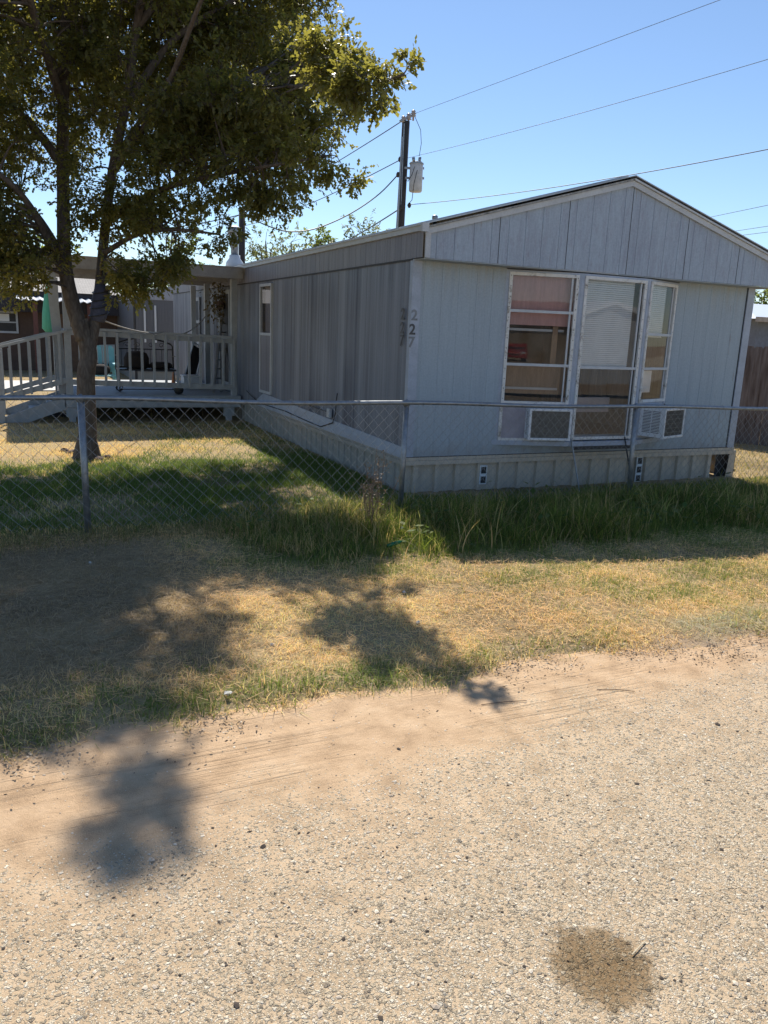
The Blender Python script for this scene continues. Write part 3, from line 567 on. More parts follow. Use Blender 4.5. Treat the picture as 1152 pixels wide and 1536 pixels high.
# air conditioners
def aircon(a, b, s0, s1, z0, z1, depth, label):
    P, bx, L = facet(a, b, 0, 0, 0, 0, 0); c = P((s0+s1)/2, depth/2, z0)
    r = thing('window_air_conditioner', label, 'air conditioner', c, 'air conditioners in the bay window')
    m_ = MB(); t_ = .022
    bx(m_, s0, s1, -.02, depth-.03, z0, z1); bx(m_, s0-.004, s0+t_, depth-.03, depth, z0-.004, z1+.004); bx(m_, s1-t_, s1+.004, depth-.03, depth, z0-.004, z1+.004); bx(m_, s0+t_, s1-t_, depth-.03, depth, z1-t_, z1+.004); bx(m_, s0+t_, s1-t_, depth-.03, depth, z0-.004, z0+t_)
    m_.build('case', M['white_plastic'], r, bevel=.004)
    g_ = MB(); bx(g_, s0+t_, s1-t_, depth-.029, depth-.014, z0+t_, z1-t_); g_.build('rear_coil', M['grille'], r)
    g_ = MB(); k = s0+t_+.008
    while k < s1-t_: bx(g_, k, k+.003, depth-.0135, depth-.008, z0+t_, z1-t_); k += .012
    zz = z0+.06
    while zz < z1-.03: bx(g_, s0+t_, s1-t_, depth-.0075, depth-.004, zz, zz+.004); zz += .05
    g_.build('guard', M['grille'], r)
    l_ = MB(); zz = z0+.05
    while zz < z1-.04:
        for q in range(2):
            o0 = .03+q*(depth-.08)/2
            l_.add([P(s0-.001, o0, zz), P(s0-.001, o0+(depth-.10)/2, zz), P(s0-.001, o0+(depth-.10)/2, zz+.007), P(s0-.001, o0, zz+.007)], [(0, 1, 2, 3)])
        zz += .017
    l_.build('side_louvre', M['dark'], r)
    return r
aircon(PA, PB, .33, .80, .585, .915, .13, 'small boxy white air conditioner flush under the left bay window')
aircon(PC, PD, .13, .60, .60, .93, .30, 'white air conditioner sticking far out under the right bay window with louvred side')
# side window of the long wall
sw = MB(); x_ = X0-.03
for a_, b_ in (((x_, WY0, WZ0), (X0+.02, WY0+.04, WZ1)), ((x_, WY1-.04, WZ0), (X0+.02, WY1, WZ1)), ((x_, WY0+.04, WZ1-.04), (X0+.02, WY1-.04, WZ1)), ((x_, WY0+.04, WZ0), (X0+.02, WY1-.04, WZ0+.04)), ((x_, WY0+.04, 1.52), (X0+.02, WY1-.04, 1.56))): sw.box(a_, b_)
swo = sw.build('side_window', M['trim'], home)
MB().quad((X0-.01, WY1-.04, 1.56), (X0-.01, WY0+.04, 1.56), (X0-.01, WY0+.04, WZ1-.04), (X0-.01, WY1-.04, WZ1-.04)).build('pane', M['glass'], swo)
MB().box((X0-.02, WY0+.04, WZ0+.04), (X0-.012, WY1-.04, 1.52)).build('lower_panel', M['side_frieze'], swo)
MB().box((X0+.06, WY0+.02, 1.3), (X0+.08, WY1-.02, 2.3)).build('curtain', M['foam'], swo)
# door and windows under the porch
for (ya, yb, za, zb, nm) in ((14.55, 15.4, .5, 2.28, 'storm_door'), (17.2, 17.9, 1.2, 2.2, 'porch_window')):
    d_ = MB(); d_.box((X0-.035, ya, za), (X0-.0135, ya+.07, zb)); d_.box((X0-.035, yb-.07, za), (X0-.0135, yb, zb)); d_.box((X0-.035, ya+.07, zb-.07), (X0-.0135, yb-.07, zb)); d_.box((X0-.035, ya+.07, za), (X0-.0135, yb-.07, za+.12)); d_.box((X0-.035, ya+.07, (za+zb)/2-.03), (X0-.0135, yb-.07, (za+zb)/2+.03))
    do = d_.build(nm, M['rail_paint'], home); MB().box((X0-.024, ya+.07, za+.1), (X0-.018, yb-.07, zb-.07)).build('door_glass' if nm == 'storm_door' else 'pane', M['dark'], do)
# flue, vent cap on the roof, outlet box and cable
fl = thing('roof_flue', 'metal stove flue with round cap and white cone base on the roof', 'chimney', (4.1, 16.5, 2.78)); zf_ = lambda x: ZE+.035+(ZR-ZE)*(x-XE0)/(XR-XE0)
MB().lathe((4.1, 16.5, zf_(4.1)-.03), [(.19, 0), (.17, .12), (.11, .2), (.11, .26)], 20).build('cone_base', M['white_plastic'], fl, True)
MB().lathe((4.1, 16.5, zf_(4.1)+.2), [(.075, 0), (.075, .46)], 18).build('pipe', M['galv'], fl, True)
MB().lathe((4.1, 16.5, zf_(4.1)+.60), [(.10, 0), (.14, .02), (.14, .15), (.12, .17), (.05, .19)], 20).build('cap', M['galv'], fl, True)
p = aY(652, 334, 8.1); rc = thing('roof_vent', 'small stubby vent pipe cap on the near left edge of the roof', 'vent', (p[0], 8.1, zf_(p[0])))
MB().lathe((p[0], 8.1, zf_(p[0])-.03), [(.02, 0), (.02, .06)], 12).build('pipe', M['galv'], rc); MB().lathe((p[0], 8.1, zf_(p[0])+.02), [(.028, 0), (.032, .01), (.032, .035), (.02, .045)], 12).build('cap', M['galv'], rc, True)
pts = [aX(q[0], q[1], X0-.035) for q in ((506, 590), (504, 603), (503.5, 619), (499, 634), (481, 640), (466, 634), (450, 627), (426, 616), (400, 608), (389, 604), (375, 592), (370, 586))]
tag(MB().tube(pts, .007, 6).build('loose_cable', M['cable'], loc=tuple(pts[3]), smooth=True), 'black cable hanging in a loop along the foot of the long side wall', 'cable')
p = aX(494, 619, X0-.03); ob = MB(); ob.box((X0-.05, p[1]-.05, p[2]-.06), (X0-.014, p[1]+.05, p[2]+.05)); ob.build('outlet_box', M['trim'], home, bevel=.004)
MB().tube([aX(455, 604, X0-.025), aX(475, 612, X0-.03), aX(492, 618, X0-.03)], .006, 6).build('conduit', M['cable'], home)
# two thin rods leaning under the bay
for (a, b, lab) in (((857, 658), (871, 750), 'thin pale metal rod leaning under the left end of the middle bay window'), ((937, 655), (949, 735), 'thin dark metal rod leaning under the right end of the middle bay window')):
    p0 = aY(a[0], a[1], YG-.05); p1 = aY(b[0], b[1], 6.75)
    tag(MB().tube([p1, p0], .009, 6).build('metal_rod', M['galv'] if a[0] < 900 else M['cable'], loc=tuple(p1)), lab, 'rod')
# curved sheet lying at the back corner
fp = thing('bent_metal_sheet', 'pale bent metal sheet lying on the grass past the right corner of the house', 'metal sheet', (9.3, 8.2, 0))
mb = MB(); c0 = aY(1090, 706, 8.2); n = 10
vs = []
for k in range(n+1):
    t_ = k/n*math.pi*.55; vs += [(8.55+.02+.42*math.sin(t_)*.5, 7.75-.1*k/n, .38*math.cos(t_)), (9.15+.3*math.sin(t_)*.5, 8.7-.1*k/n, .42*math.cos(t_))]
mb.add(vs, [(2*k, 2*k+1, 2*k+3, 2*k+2) for k in range(n)]); so = mb.build('curved_panel', M['skirt'], fp, True); so.modifiers.new('s', 'SOLIDIFY').thickness = .004
# ------------------------------------------------------------ chain link fence
fx0, fx1, FY = -3.2, 10.6, 6.38
ftop = lambda x: 1.075-.0125*x
fence = thing('chain_link_fence', 'grey galvanised chain link fence with a round top rail in front of the yard', 'fence', (3, FY, 0))
for px_, (tx, bx_) in {0: (-2.3, -2.28), 1: (aY(121, 597, FY)[0], aY(133, 800, FY)[0]), 2: (aY(611.5, 605, FY)[0], aY(601, 770, FY)[0]), 3: (aY(956, 608, FY)[0], aY(945, 745, FY)[0]), 4: (8.55, 8.57)}.items():
    zt = ftop(tx)
    po = MB().tube([(bx_, FY+.02, -.1), (tx, FY+.02, zt+.005)], .026 if px_ == 1 else .025, 14).build('post', M['galv'], fence, True)
    MB().lathe((tx, FY+.02, zt-.005), [(.033, -.02), (.034, .01), (.02, .025), (.008, .035)], 12).build('post_cap', M['galv'], po, True)
rail_pts = [(x, FY, ftop(x)+.006*math.sin(x*2.1)-.012*math.sin((x-.4)/2.72*math.pi)**2) for x in np.linspace(fx0, fx1, 60)]
MB().tube(rail_pts, .019, 10).build('top_rail', M['galv'], fence, True)
mb = MB(); 
for x in np.arange(fx0+.3, fx1, .62):
    mb = MB(); mb.tube([(x+.021*math.cos(a)*0+.003*a, FY-.001+.0225*math.cos(a), ftop(x)-.004+.0225*math.sin(a)) for a in np.linspace(0, 6.6, 9)], .0022, 4); mb.build('tie_wire', M['galv_wire'], fence)
mb = MB(); pch = .05; k = 0; x = fx0
def warp(x, z): return (.012*math.sin(x*3.1+z*2)+.010*math.sin(x*7.7+1), -.022+.012*math.sin(x*2.3+z*5)*(1.1-z))
while x < fx1:
    pts = []; rows = 21
    for j in range(rows):
        z = ftop(x)+.0-j*pch; s_ = (j+k) % 2; dx, dy = warp(x, z); dzz = -.014*math.sin((x+.3)*math.pi/2.72)**2*(1-abs(j/rows-.5))
        pts.append((x+(pch/2-.001 if s_ else -pch/2+.001)+dx*(1-abs(2*j/rows-1)), FY+dy+(.0022 if s_ else -.0022), z+dzz))
    if pts[-1][2] < .0: pts = [p for p in pts if p[2] > .0]
    mb.tube(pts, .0021, 3, False); x += pch; k += 1
mb.build('chain_mesh', M['galv_wire'], fence)
# ------------------------------------------------------------ trees
LEAF_OAK = np.array([(0, .01), (.30, .27), (.48, .07), (.68, .27), (1, 0), (.68, -.27), (.48, -.07), (.30, -.27)])
LEAF_PLAIN = np.array([(0, 0), (.3, .22), (.7, .2), (1, 0), (.7, -.2), (.3, -.22)])
def leaf_mesh(pos, dirs, size, tmpl, g, droop=.3):
    n = len(pos); d = dirs/np.linalg.norm(dirs, axis=1, keepdims=True); up = g.normal(0, .55, (n, 3))+np.array([0, 0, 1]); s_ = np.cross(d, up); s_ /= np.linalg.norm(s_, axis=1, keepdims=True)+1e-9
    nn = np.cross(s_, d); sz = size*g.uniform(.65, 1.25, n); u = tmpl[:, 0]; v = tmpl[:, 1]
    return pos[:, None]+sz[:, None, None]*(d[:, None]*u[None, :, None]+s_[:, None]*v[None, :, None]-nn[:, None]*(droop*u*u)[None, :, None])
LEAFMULT = 1.0
def catmull(pts, n=5):
    pts = [np.array(p, float) for p in pts]; out = []
    for i in range(len(pts)-1):
        p0, p1, p2, p3 = pts[max(i-1, 0)], pts[i], pts[i+1], pts[min(i+2, len(pts)-1)]
        for t in np.linspace(0, 1, n, endpoint=False): out.append(.5*((2*p1)+(-p0+p2)*t+(2*p0-5*p1+4*p2-p3)*t*t+(-p0+3*p1-3*p2+p3)*t**3))
    return out+[pts[-1]]
def tree(name, label, base, limbs, clusters, leaf_size, tmpl, leafmat, nl, group=None, seed=1, twig_r=.011, crown_label=None):
    g = np.random.default_rng(seed); root = thing(name, label, 'tree', base, group); tr = MB(); sk_ = []; skr = []
    for pts, r0, r1 in limbs:
        c = catmull(pts); rr = [r0+(r1-r0)*(i/(len(c)-1))**.8 for i in range(len(c))]; tr.tube(c, rr, 10); sk_ += [p for p in c[2:]]; skr += rr[2:]
    sk_ = np.array(sk_); V = []; base_dist = None
    for (c, r, m) in clusters:
        c = np.array(c, float); dd = np.linalg.norm(sk_-c, axis=1)+np.maximum(0, sk_[:, 2]-c[2])*.8; j = int(np.argmin(dd)); s0 = sk_[j]; midp = (s0+c)/2+np.array([0, 0, .12*np.linalg.norm(c-s0)])+g.normal(0, .05, 3)
        rb = min(skr[j]*.6, twig_r*(1+np.linalg.norm(c-s0))); tr.tube(catmull([s0, midp, c], 4), [rb, rb*.9, rb*.8, rb*.75, rb*.7, rb*.6, rb*.5, rb*.4, rb*.3][:9], 5, False)
        od = c-s0; od = od/(np.linalg.norm(od)+1e-6); k = max(4, int(m*LEAFMULT)//11); td = g.normal(0, 1, (k, 3)); td /= np.linalg.norm(td, axis=1, keepdims=True); td = td+od*.7; td /= np.linalg.norm(td, axis=1, keepdims=True)
        for q in range(k):
            L = r*g.uniform(.6, 1.15); st = c+td[q]*.05*r+g.normal(0, .1*r, 3); tip = st+td[q]*L-np.array([0, 0, .12*L]); 
            if q % 2 == 0: tr.tube([st, tip], [.004, .0015], 3, False)
            t_ = g.uniform(.2, 1.05, 11)**.8; pos = st+(tip-st)*t_[:, None]+g.normal(0, .02, (11, 3)); ld_ = g.normal(0, .75, (11, 3))+td[q]*.9-np.array([0, 0, .15]); V.append((pos, ld_))
    pos = np.concatenate([a for a, b in V]); ld_ = np.concatenate([b for a, b in V])
    tr.build('trunk', M['bark'], root, True)
    q = leaf_mesh(pos, ld_, leaf_size, tmpl, g); npmesh('crown', q.reshape(-1, 3), len(tmpl), leafmat, root); return root
A = lambda x, y, Y: aY(x, y, Y)
TB = (.68, 10.05, 0)
limbs = [([(.68, 10.05, -.15), (.68, 10.05, .05), (.70, 10.05, .35), (.71, 10.05, 1.0), A(133, 530, 10.05), A(120, 480, 10.05)], .125, .095),
         ([(.60, 10.0, -.12), (.675, 10.03, .28)], .14, .09), ([(.76, 10.0, -.12), (.70, 10.03, .28)], .13, .09), ([(.70, 9.9, -.12), (.70, 10.02, .24)], .11, .09),
         ([A(126, 510, 10.05), A(106, 445, 10.05), A(97, 390, 10.05), A(95, 300, 10.1), A(94, 200, 10.2), A(97, 100, 10.2), A(100, -20, 10.1), A(110, -160, 10), A(130, -330, 9.9)], .095, .04),
         ([A(134, 525, 10.05), A(142, 485, 10.05), A(150, 430, 10.05), A(157, 350, 10.1), A(168, 260, 10.0), A(188, 160, 9.8), A(205, 40, 9.6), A(230, -100, 9.4), A(260, -260, 9.3)], .075, .035),
         ([A(170, 240, 10), A(250, 140, 10.2), A(380, 90, 10.1), A(450, 80, 9.8)], .03, .010),
         ([A(170, 240, 10), A(240, 170, 9.8), A(345, 126, 9.1), A(430, 129, 8.2), A(535, 134, 6.7), A(605, 112, 5.85)], .038, .010),
         ([A(160, 330, 10), A(240, 285, 9.4), A(330, 262, 8.8), A(410, 248, 8.2), A(495, 233, 7.8)], .045, .01),
         ([A(156, 380, 10), A(210, 350, 9.6), A(270, 345, 9.2), A(330, 352, 9)], .035, .01),
         ([A(92, 400, 10.05), A(72, 360, 10), A(45, 310, 9.8), A(10, 270, 9.6), A(-60, 220, 9.5)], .06, .02),
         ([A(92, 380, 10.05), A(62, 330, 10.2), A(30, 290, 10.6)], .045, .015),
         ([A(95, 250, 10.1), A(40, 180, 10.2), A(-40, 120, 10.3), A(-150, 60, 10.4)], .06, .02),
         ([A(96, 120, 10.2), A(30, 30, 10), A(-60, -60, 9.8), A(-140, -160, 9.6)], .05, .02),
         ([A(188, 160, 9.8), A(260, 60, 9.7), A(350, 0, 9.8), A(430, -50, 9.8)], .05, .015),
         ([A(205, 40, 9.6), A(300, -80, 9.6), A(380, -200, 9.6)], .045, .015),
         ([A(96, 160, 10.2), (.3, 9.2, 4.6), (.1, 8.2, 5.3), (-.1, 7.6, 5.7)], .05, .015),
         ([A(100, 0, 10.1), (.6, 10.8, 6), (.7, 11.6, 6.9)], .05, .015),
         ([A(168, 260, 10), (1.5, 9.2, 3.9), (1.7, 8.3, 4.5), (1.8, 7.7, 4.8)], .045, .012)]
g = np.random.default_rng(42); CL = []
def lobe(c, rad, n, r=.42, m=150, hollow=.35):
    c = np.array(c); rad = np.array(rad)
    for _ in range(n):
        d = g.normal(0, 1, 3); d /= np.linalg.norm(d); CL.append((c+d*rad*(hollow+(1-hollow)*g.random()**.6), r*g.uniform(.75, 1.15), m))
lobe((.45, 10.2, 5.8), (2.5, 2.1, 2.0), 150, .46, 150)
lobe((3.1, 12.0, 4.9), (1.0, .9, .8), 26, .42, 130)
lobe((2.5, 11.4, 4.3), (.7, .8, .4), 14, .34, 110)
lobe((1.4, 11.6, 5.0), (1.6, 1.1, 1.3), 40, .44, 130)
lobe((-.6, 11.5, 4.9), (1.6, 1.1, 1.2), 34, .44, 130)
lobe((2.6, 11, 4.9), (.8, 1, .8), 22, .4, 130)
lobe((1.1, 10.3, 7.1), (1.0, .9, .7), 22, .4, 130)
lobe((2.3, 9.35, 7.8), (.16, .2, .75), 6, .22, 90)
lobe((1.45, 9.15, 6.1), (.5, .4, .45), 14, .36, 130)
lobe((1.5, 9.2, 6.9), (.8, .35, .45), 18, .36, 130)
lobe((1.5, 9.6, 7.7), (.2, .2, .35), 4, .25, 100)
lobe((-1.2, 9.8, 4.6), (1.6, 1.5, 1.6), 55, .42, 150)
lobe((1.6, 10.3, 5.2), (1.3, 1.3, 1.2), 52, .40, 140)
lobe((-.05, 10.1, 3.75), (1.5, 1.5, .85), 46, .36, 130)
lobe((-1.0, 9.8, 2.85), (1.3, 1.0, .42), 30, .30, 110)
lobe((1.2, 9.8, 2.9), (.6, .7, .22), 10, .23, 90)
lobe((1.0, 10.0, 2.7), (.5, .5, .12), 5, .2, 70)
lobe((0.1, 10.0, 2.62), (.4, .6, .15), 6, .22, 80)
for px_, py_, Y_, n_, r_ in ((240, 240, 9.3, 9, .36), (300, 250, 9, 8, .36), (355, 265, 8.7, 7, .34), (410, 250, 8.3, 6, .30), (455, 242, 8, 3, .24), (497, 236, 7.8, 2, .17), (380, 288, 8.5, 3, .22), (415, 295, 8.4, 2, .18),
                             (330, 190, 9.5, 8, .38), (390, 175, 9.2, 8, .36), (430, 190, 9.0, 6, .30), (450, 130, 8.4, 6, .28), (500, 120, 7.2, 6, .22), (545, 125, 6.4, 6, .20), (580, 120, 6.1, 3, .15), (600, 110, 6.0, 1, .10), (520, 92, 6.8, 3, .17), (480, 185, 8.6, 4, .22), (510, 165, 8.2, 2, .16),
                             (320, 60, 9.9, 9, .42), (390, 50, 9.8, 8, .38), (440, 80, 9.3, 6, .3), (480, 95, 8.6, 4, .22), (530, 90, 7.6, 2, .17), (410, 0, 9.9, 8, .38), (450, 10, 9.7, 4, .28), (400, 110, 9.3, 6, .34),
                             (270, 345, 9.2, 2, .22), (310, 355, 9.1, 1, .17), (250, 370, 9.3, 2, .23), (330, 345, 9, 1, .15), (215, 330, 9.5, 5, .3), (235, 395, 9.4, 3, .22), (280, 385, 9.2, 1, .15), (200, 400, 9.5, 4, .24),
                             (350, 145, 8.7, 5, .28), (290, 180, 9.1, 5, .32), (400, 150, 8.1, 4, .24), (230, 150, 9.0, 5, .34), (20, 400, 9.7, 7, .3), (60, 395, 9.8, 5, .26), (0, 370, 9.7, 6, .34), (175, 410, 9.7, 3, .22), (300, -60, 10, 8, .42), (380, -90, 10, 8, .42)):
    p = aY(px_, py_, Y_)
    for k in range(n_): CL.append((p+g.normal(0, r_*.55, 3)*np.array([1, 1.3, .8]), r_*g.uniform(.8, 1.15), int(110*min(1, (r_/.32)**1.2))+22))
CL = [c for c in CL if c[0][1]+.35-.82*(c[0][2]) < 10.0 or c[0][2] > 4]
LEAFMULT = 2.2
oak = tree('oak_tree', 'large shady oak with a forked trunk standing on the lawn beside the porch', TB, limbs, CL, .062, LEAF_OAK, M['oak_leaf'], 150, seed=4)
LEAFMULT = 1.0
# cloth tied to the fork
bd = thing('tied_cloth_bundle', 'blue grey cloth bundle strapped round the right fork of the oak trunk', 'cloth bundle', tuple(A(140, 480, 9.95)))
M['blue_cloth'] = simple('slate_cloth', (.075, .08, .12), .9, 0, .3, 20); c = A(142, 485, 10.05); c2_ = A(150, 428, 10.05)
pts = [c+(c2_-c)*t for t in np.linspace(.05, 1.0, 7)]; MB().tube([(p[0]+.03, p[1]-.02, p[2]) for p in pts], [.075, .092, .10, .097, .096, .09, .08], 14).build('cloth_wrap', M['blue_cloth'], bd, True)
mb = MB()
for t_ in (.25, .45, .65, .85): p = c+(c2_-c)*t_; mb.tube([(p[0]+.03+.108*math.cos(a), p[1]-.02+.108*math.sin(a), p[2]+.03*math.sin(a+1)) for a in np.linspace(0, 6.3, 18)], .008, 5)
mb.build('cord', M['cable'], bd)
# stones round the trunk
M['dark_stone'] = simple('dark_stone', (.13, .09, .075), .9, 0, .4, 20, bump=.6)
for px_, py_, r_, lab in ((112, 682, .09, 'reddish stone left of the oak trunk foot'), (146, 692, .08, 'dark stone touching the oak trunk foot on the right'), (160, 690, .05, 'smallest dark stone on the lawn right of the oak trunk'), (97, 680, .055, 'small reddish stone farthest left of the oak trunk')):
    p = aZ(px_, py_); m_ = MB().lathe((p[0], p[1], -.03), [(r_*.8, 0), (r_, .03), (r_*.9, .06), (r_*.5, .085), (.01, .09)], 11, 0, 1.25, .9); 
    m_.v = [(x+random.uniform(-.012, .012), y+random.uniform(-.012, .012), z+random.uniform(-.008, .008)) for x, y, z in m_.v]; tag(m_.build('stone', M['dark_stone'], loc=(p[0], p[1], 0), smooth=True), lab, 'stone')
# ------------------------------------------------------------ porch
PY, PX0, PX1, DZ = 13.7, .67, 3.50, .455
porch = thing('wooden_porch', 'raised wooden porch with flat roof, pale railing and steps against the house', 'porch', (2, 15, 0))
mb = MB(); y = PY
while y < 17.3: mb.box((PX0, y, DZ-.035), (PX1, y+.136, DZ)); y += .142
mb.build('deck_floor', M['deck_paint'], porch)
MB().box((PX0-.02, PY-.035, DZ-.20), (PX1, PY-.003, DZ-.002)).build('deck_fascia', M['deck_paint'], porch, bevel=.004)
MB().box((PX0-.035, PY, DZ-.2), (PX0-.004, 17.3, DZ-.002)).build('deck_fascia', M['deck_paint'], porch)
for x, y in ((PX0+.07, PY+.02), (3.30, PY+.02), (PX0+.1, 17.1), (3.3, 17.1), (2, 15.5)):
    l_ = MB(); l_.box((x-.09, y-.03, DZ-.35), (x+.09, y+.06, DZ-.205)); l_.box((x-.05, y-.02, -.1), (x+.05, y+.05, DZ-.352)); l_.build('leg', M['deck_paint'], porch)
for x, y in ((3.40, PY+.06), (PX0+.05, PY+.06), (PX0+.05, 17.15), (3.38, 17.15), (3.40, 15.9)): MB().box((x-.05, y-.05, DZ), (x+.05, y+.05, 2.42)).build('roof_post', M['rail_paint'], porch, bevel=.004)
MB().bar((PX0-.03, PY+.3, DZ), (PX0-.15, PY+.1, 2.35), .04, .14).build('leaning_board', M['rail_paint'], porch)
mb = MB(); mb.prism([(PX0-.25, PY-.18, 2.415), (PX1, PY-.18, 2.415), (PX1, PY-.18, 2.60), (PX0-.25, PY-.18, 2.60)], (0, .03, 0)); mb.build('roof_fascia', M['porch_roof'], porch)
mb = MB(); mb.add([(PX0-.25, PY-.14, 2.5), (PX1+.05, PY-.14, 2.5), (PX1+.05, 17.4, 2.56), (PX0-.25, 17.4, 2.56), (PX0-.27, PY-.2, 2.605), (PX1+.05, PY-.2, 2.605), (PX1+.05, 17.4, 2.68), (PX0-.27, 17.4, 2.68)], [(0, 3, 2, 1), (4, 5, 6, 7), (0, 1, 5, 4), (1, 2, 6, 5), (2, 3, 7, 6), (3, 0, 4, 7)]); mb.build('porch_roof', M['porch_roof'], porch)
mb = MB()
for y in (14.6, 15.5, 16.4): mb.box((PX0-.2, y, 2.40), (PX1, y+.04, 2.50))
mb.build('rafters', M['porch_roof'], porch)
MB().box((PX0, 17.26, -.1), (PX1, 17.29, DZ-.04)).build('rear_light_block', M['deck_paint'], porch); MB().box((PX0-.02, PY+.1, DZ-.3), (PX0+.01, 17.2, DZ-.2)).build('side_joist', M['deck_paint'], porch)  # rear board added to keep light from coming in under the deck
# front railing
zt = lambda x: 1.51-.022*(x-PX0)
MB().bar((PX0+.1, PY+.02, zt(PX0+.1)), (3.35, PY+.02, zt(3.35)), .09, .04).build('handrail', M['rail_paint'], porch)
MB().bar((PX0+.1, PY+.02, .66), (3.35, PY+.02, .60), .04, .085).build('bottom_rail', M['rail_paint'], porch)
MB().bar((PX0+.1, PY+.02, zt(PX0+.1)-.065), (3.35, PY+.02, zt(3.35)-.065), .035, .08).build('upper_rail', M['rail_paint'], porch)
for k in range(14): x = PX0+.22+k*.192; MB().bar((x, PY-.015, .60), (x, PY-.015, zt(x)-.03), .038, .035, (0, 1, 0)).build('baluster', M['rail_paint'], porch)
MB().bar((PX0+.03, PY+.1, 1.46), (PX0+.03, 17.1, 1.46), .09, .04).build('handrail', M['rail_paint'], porch)
# steps going down to the left with sloping railings
SX = -.30
for y_ in (PY+.02, PY+1.25):
    MB().bar((PX0+.05, y_, 1.47), (SX-.55, y_, 1.02), .09, .04).build('stair_handrail', M['rail_paint'], porch)
    MB().bar((PX0+.05, y_, .70), (SX-.55, y_, .22), .04, .08).build('stair_bottom_rail', M['rail_paint'], porch)
    MB().bar((PX0, y_, .34), (SX-.1, y_, -.05), .04, .20).build('stringer', M['deck_paint'], porch)
    MB().box((SX-.04, y_-.045, -.05), (SX+.05, y_+.045, 1.12)).build('newel_post', M['rail_paint'], porch)
    for k in range(6):
        x = PX0-.08-k*.145; zz = .70+(x-PX0-.05)*.34
        MB().bar((x, y_-.025, zz-.04), (x, y_-.025, zz+.76), .036, .034, (0, 1, 0)).build('stair_baluster', M['rail_paint'], porch)
for k in range(3): MB().box((PX0-.30-k*.27, PY+.05, DZ-.17-k*.14), (PX0-.02-k*.27, PY+1.22, DZ-.135-k*.14)).build('step', M['deck_paint'], porch)
# rope
tag(MB().tube(sag(A(148, 478, 10.0), A(245, 500, PY+.02), .05, 8)[:-1]+sag(A(245, 498, PY+.02), A(318, 460, 15.4), .22, 10), .009, 6).build('rope', simple('white_rope', (.45, .44, .42), .8), loc=tuple(A(245, 500, PY)), smooth=True), 'thin rope strung from the oak trunk over the railing to a porch post', 'rope')
# closed umbrella
M['mint'] = simple('mint_canvas', (.10, .42, .28), .8, 0, .2, 4, stretch=(8, 8, .5))
um = thing('closed_umbrella', 'folded mint green patio umbrella standing at the porch corner', 'umbrella', (.50, 14.6, .1)); c = A(76, 425, 14.6)
MB().lathe((c[0]-.02, 14.6, 1.42), [(.10, 0), (.15, .06), (.135, .3), (.10, .55), (.05, .78), (.012, .9)], 14, 0, 1, 1).build('canopy', M['mint'], um, True)
MB().tube([(c[0], 14.6, 0), (c[0], 14.6, 2.36)], .014, 8).build('pole', M['galv'], um); MB().lathe((c[0], 14.6, 0), [(.2, 0), (.2, .05), (.04, .08)], 14).build('base', M['dark'], um)
# wrought iron glider bench on the porch
def PT(x, y, Y): return tuple(aY(x, y, Y))
gb = thing('iron_glider_bench', 'black wrought iron bench with arched scroll back on the porch', 'bench', (aY(218, 560, 14.6)[0], 14.6, DZ)); a0 = aY(176, 540, 14.6)[0]; a1 = aY(264, 540, 14.6)[0]; am = (a0+a1)/2
mb = MB(); arc = [(a0, 14.9, DZ+.35), (a0+.01, 14.9, DZ+.78)]+[(a0+(a1-a0)*t, 14.9, DZ+.80+.12*math.sin(math.pi*t)) for t in np.linspace(.04, .96, 12)]+[(a1-.01, 14.9, DZ+.78), (a1, 14.9, DZ+.35)]; mb.tube(arc, .014, 6)
mb.tube([(a0, 14.9, DZ+.72), (a1, 14.9, DZ+.72)], .009, 5); mb.tube([(a0, 14.9, DZ+.4), (a1, 14.9, DZ+.4)], .012, 5)
for k in range(9): x = a0+(a1-a0)*(k+1)/10; mb.tube([(x, 14.9, DZ+.4), (x, 14.9, DZ+.72)], .006, 4)
for s_ in (-1, 1):
    for q in (0.12, .3): mb.tube([(am+s_*(q+.06*math.cos(a)*(1-a/9)), 14.9, DZ+.79+.05*math.sin(a)*(1-a/9)) for a in np.linspace(0, 7.5, 14)], .006, 4)
mb.build('backrest', M['black_metal'], gb)
mb = MB(); mb.box((a0, 14.45, DZ+.36), (a1, 14.9, DZ+.385))
mb.build('seat', M['black_metal'], gb)
for x in (a0, a1):
    mb = MB(); mb.tube([(x, 14.9, DZ+.6), (x, 14.5, DZ+.62), (x, 14.42, DZ+.55), (x, 14.42, DZ+.36)], .011, 5); mb.build('armrest', M['black_metal'], gb)
    mb = MB()
    for yy in (14.45, 14.85): mb.tube([(x, yy, DZ+.36), (x+.02, yy, DZ+.12), (x, yy, DZ+.0)], .011, 5)
    mb.tube([(x, 14.3, DZ+.02), (x, 15.0, DZ+.02)], .012, 5)
    for yy in (14.32, 14.4, 14.48): mb.tube([(x+.05*math.cos(a), yy, DZ+.07+.05*math.sin(a)) for a in np.linspace(0, 6, 10)], .006, 4)
    mb.build('leg', M['black_metal'], gb)
MB().tube([(a0, 14.32, DZ+.05), (a1, 14.32, DZ+.05)], .008, 5).build('stretcher', M['black_metal'], gb)
M['dark_cloth'] = simple('dark_cushion', (.03, .024, .022), .9)
for i, (x0_, x1_, h_, lab) in enumerate(((a0+.12, a0+.55, .30, 'tall dark rounded cushion at the left of the iron bench'), (a0+.55, a1-.05, .12, 'flat dark cushion at the right of the iron bench'))):
    m_ = MB(); n = 12; m_.lathe(((x0_+x1_)/2, 14.7, DZ+.39), [(.8, 0), (1, .03), (1, h_*.6), (.8, h_*.9), (.3, h_)], 16, 0, (x1_-x0_)/2, .18); tag(m_.build('cushion', M['dark_cloth'], loc=((x0_+x1_)/2, 14.7, DZ+.39), smooth=True), lab, 'cushion')
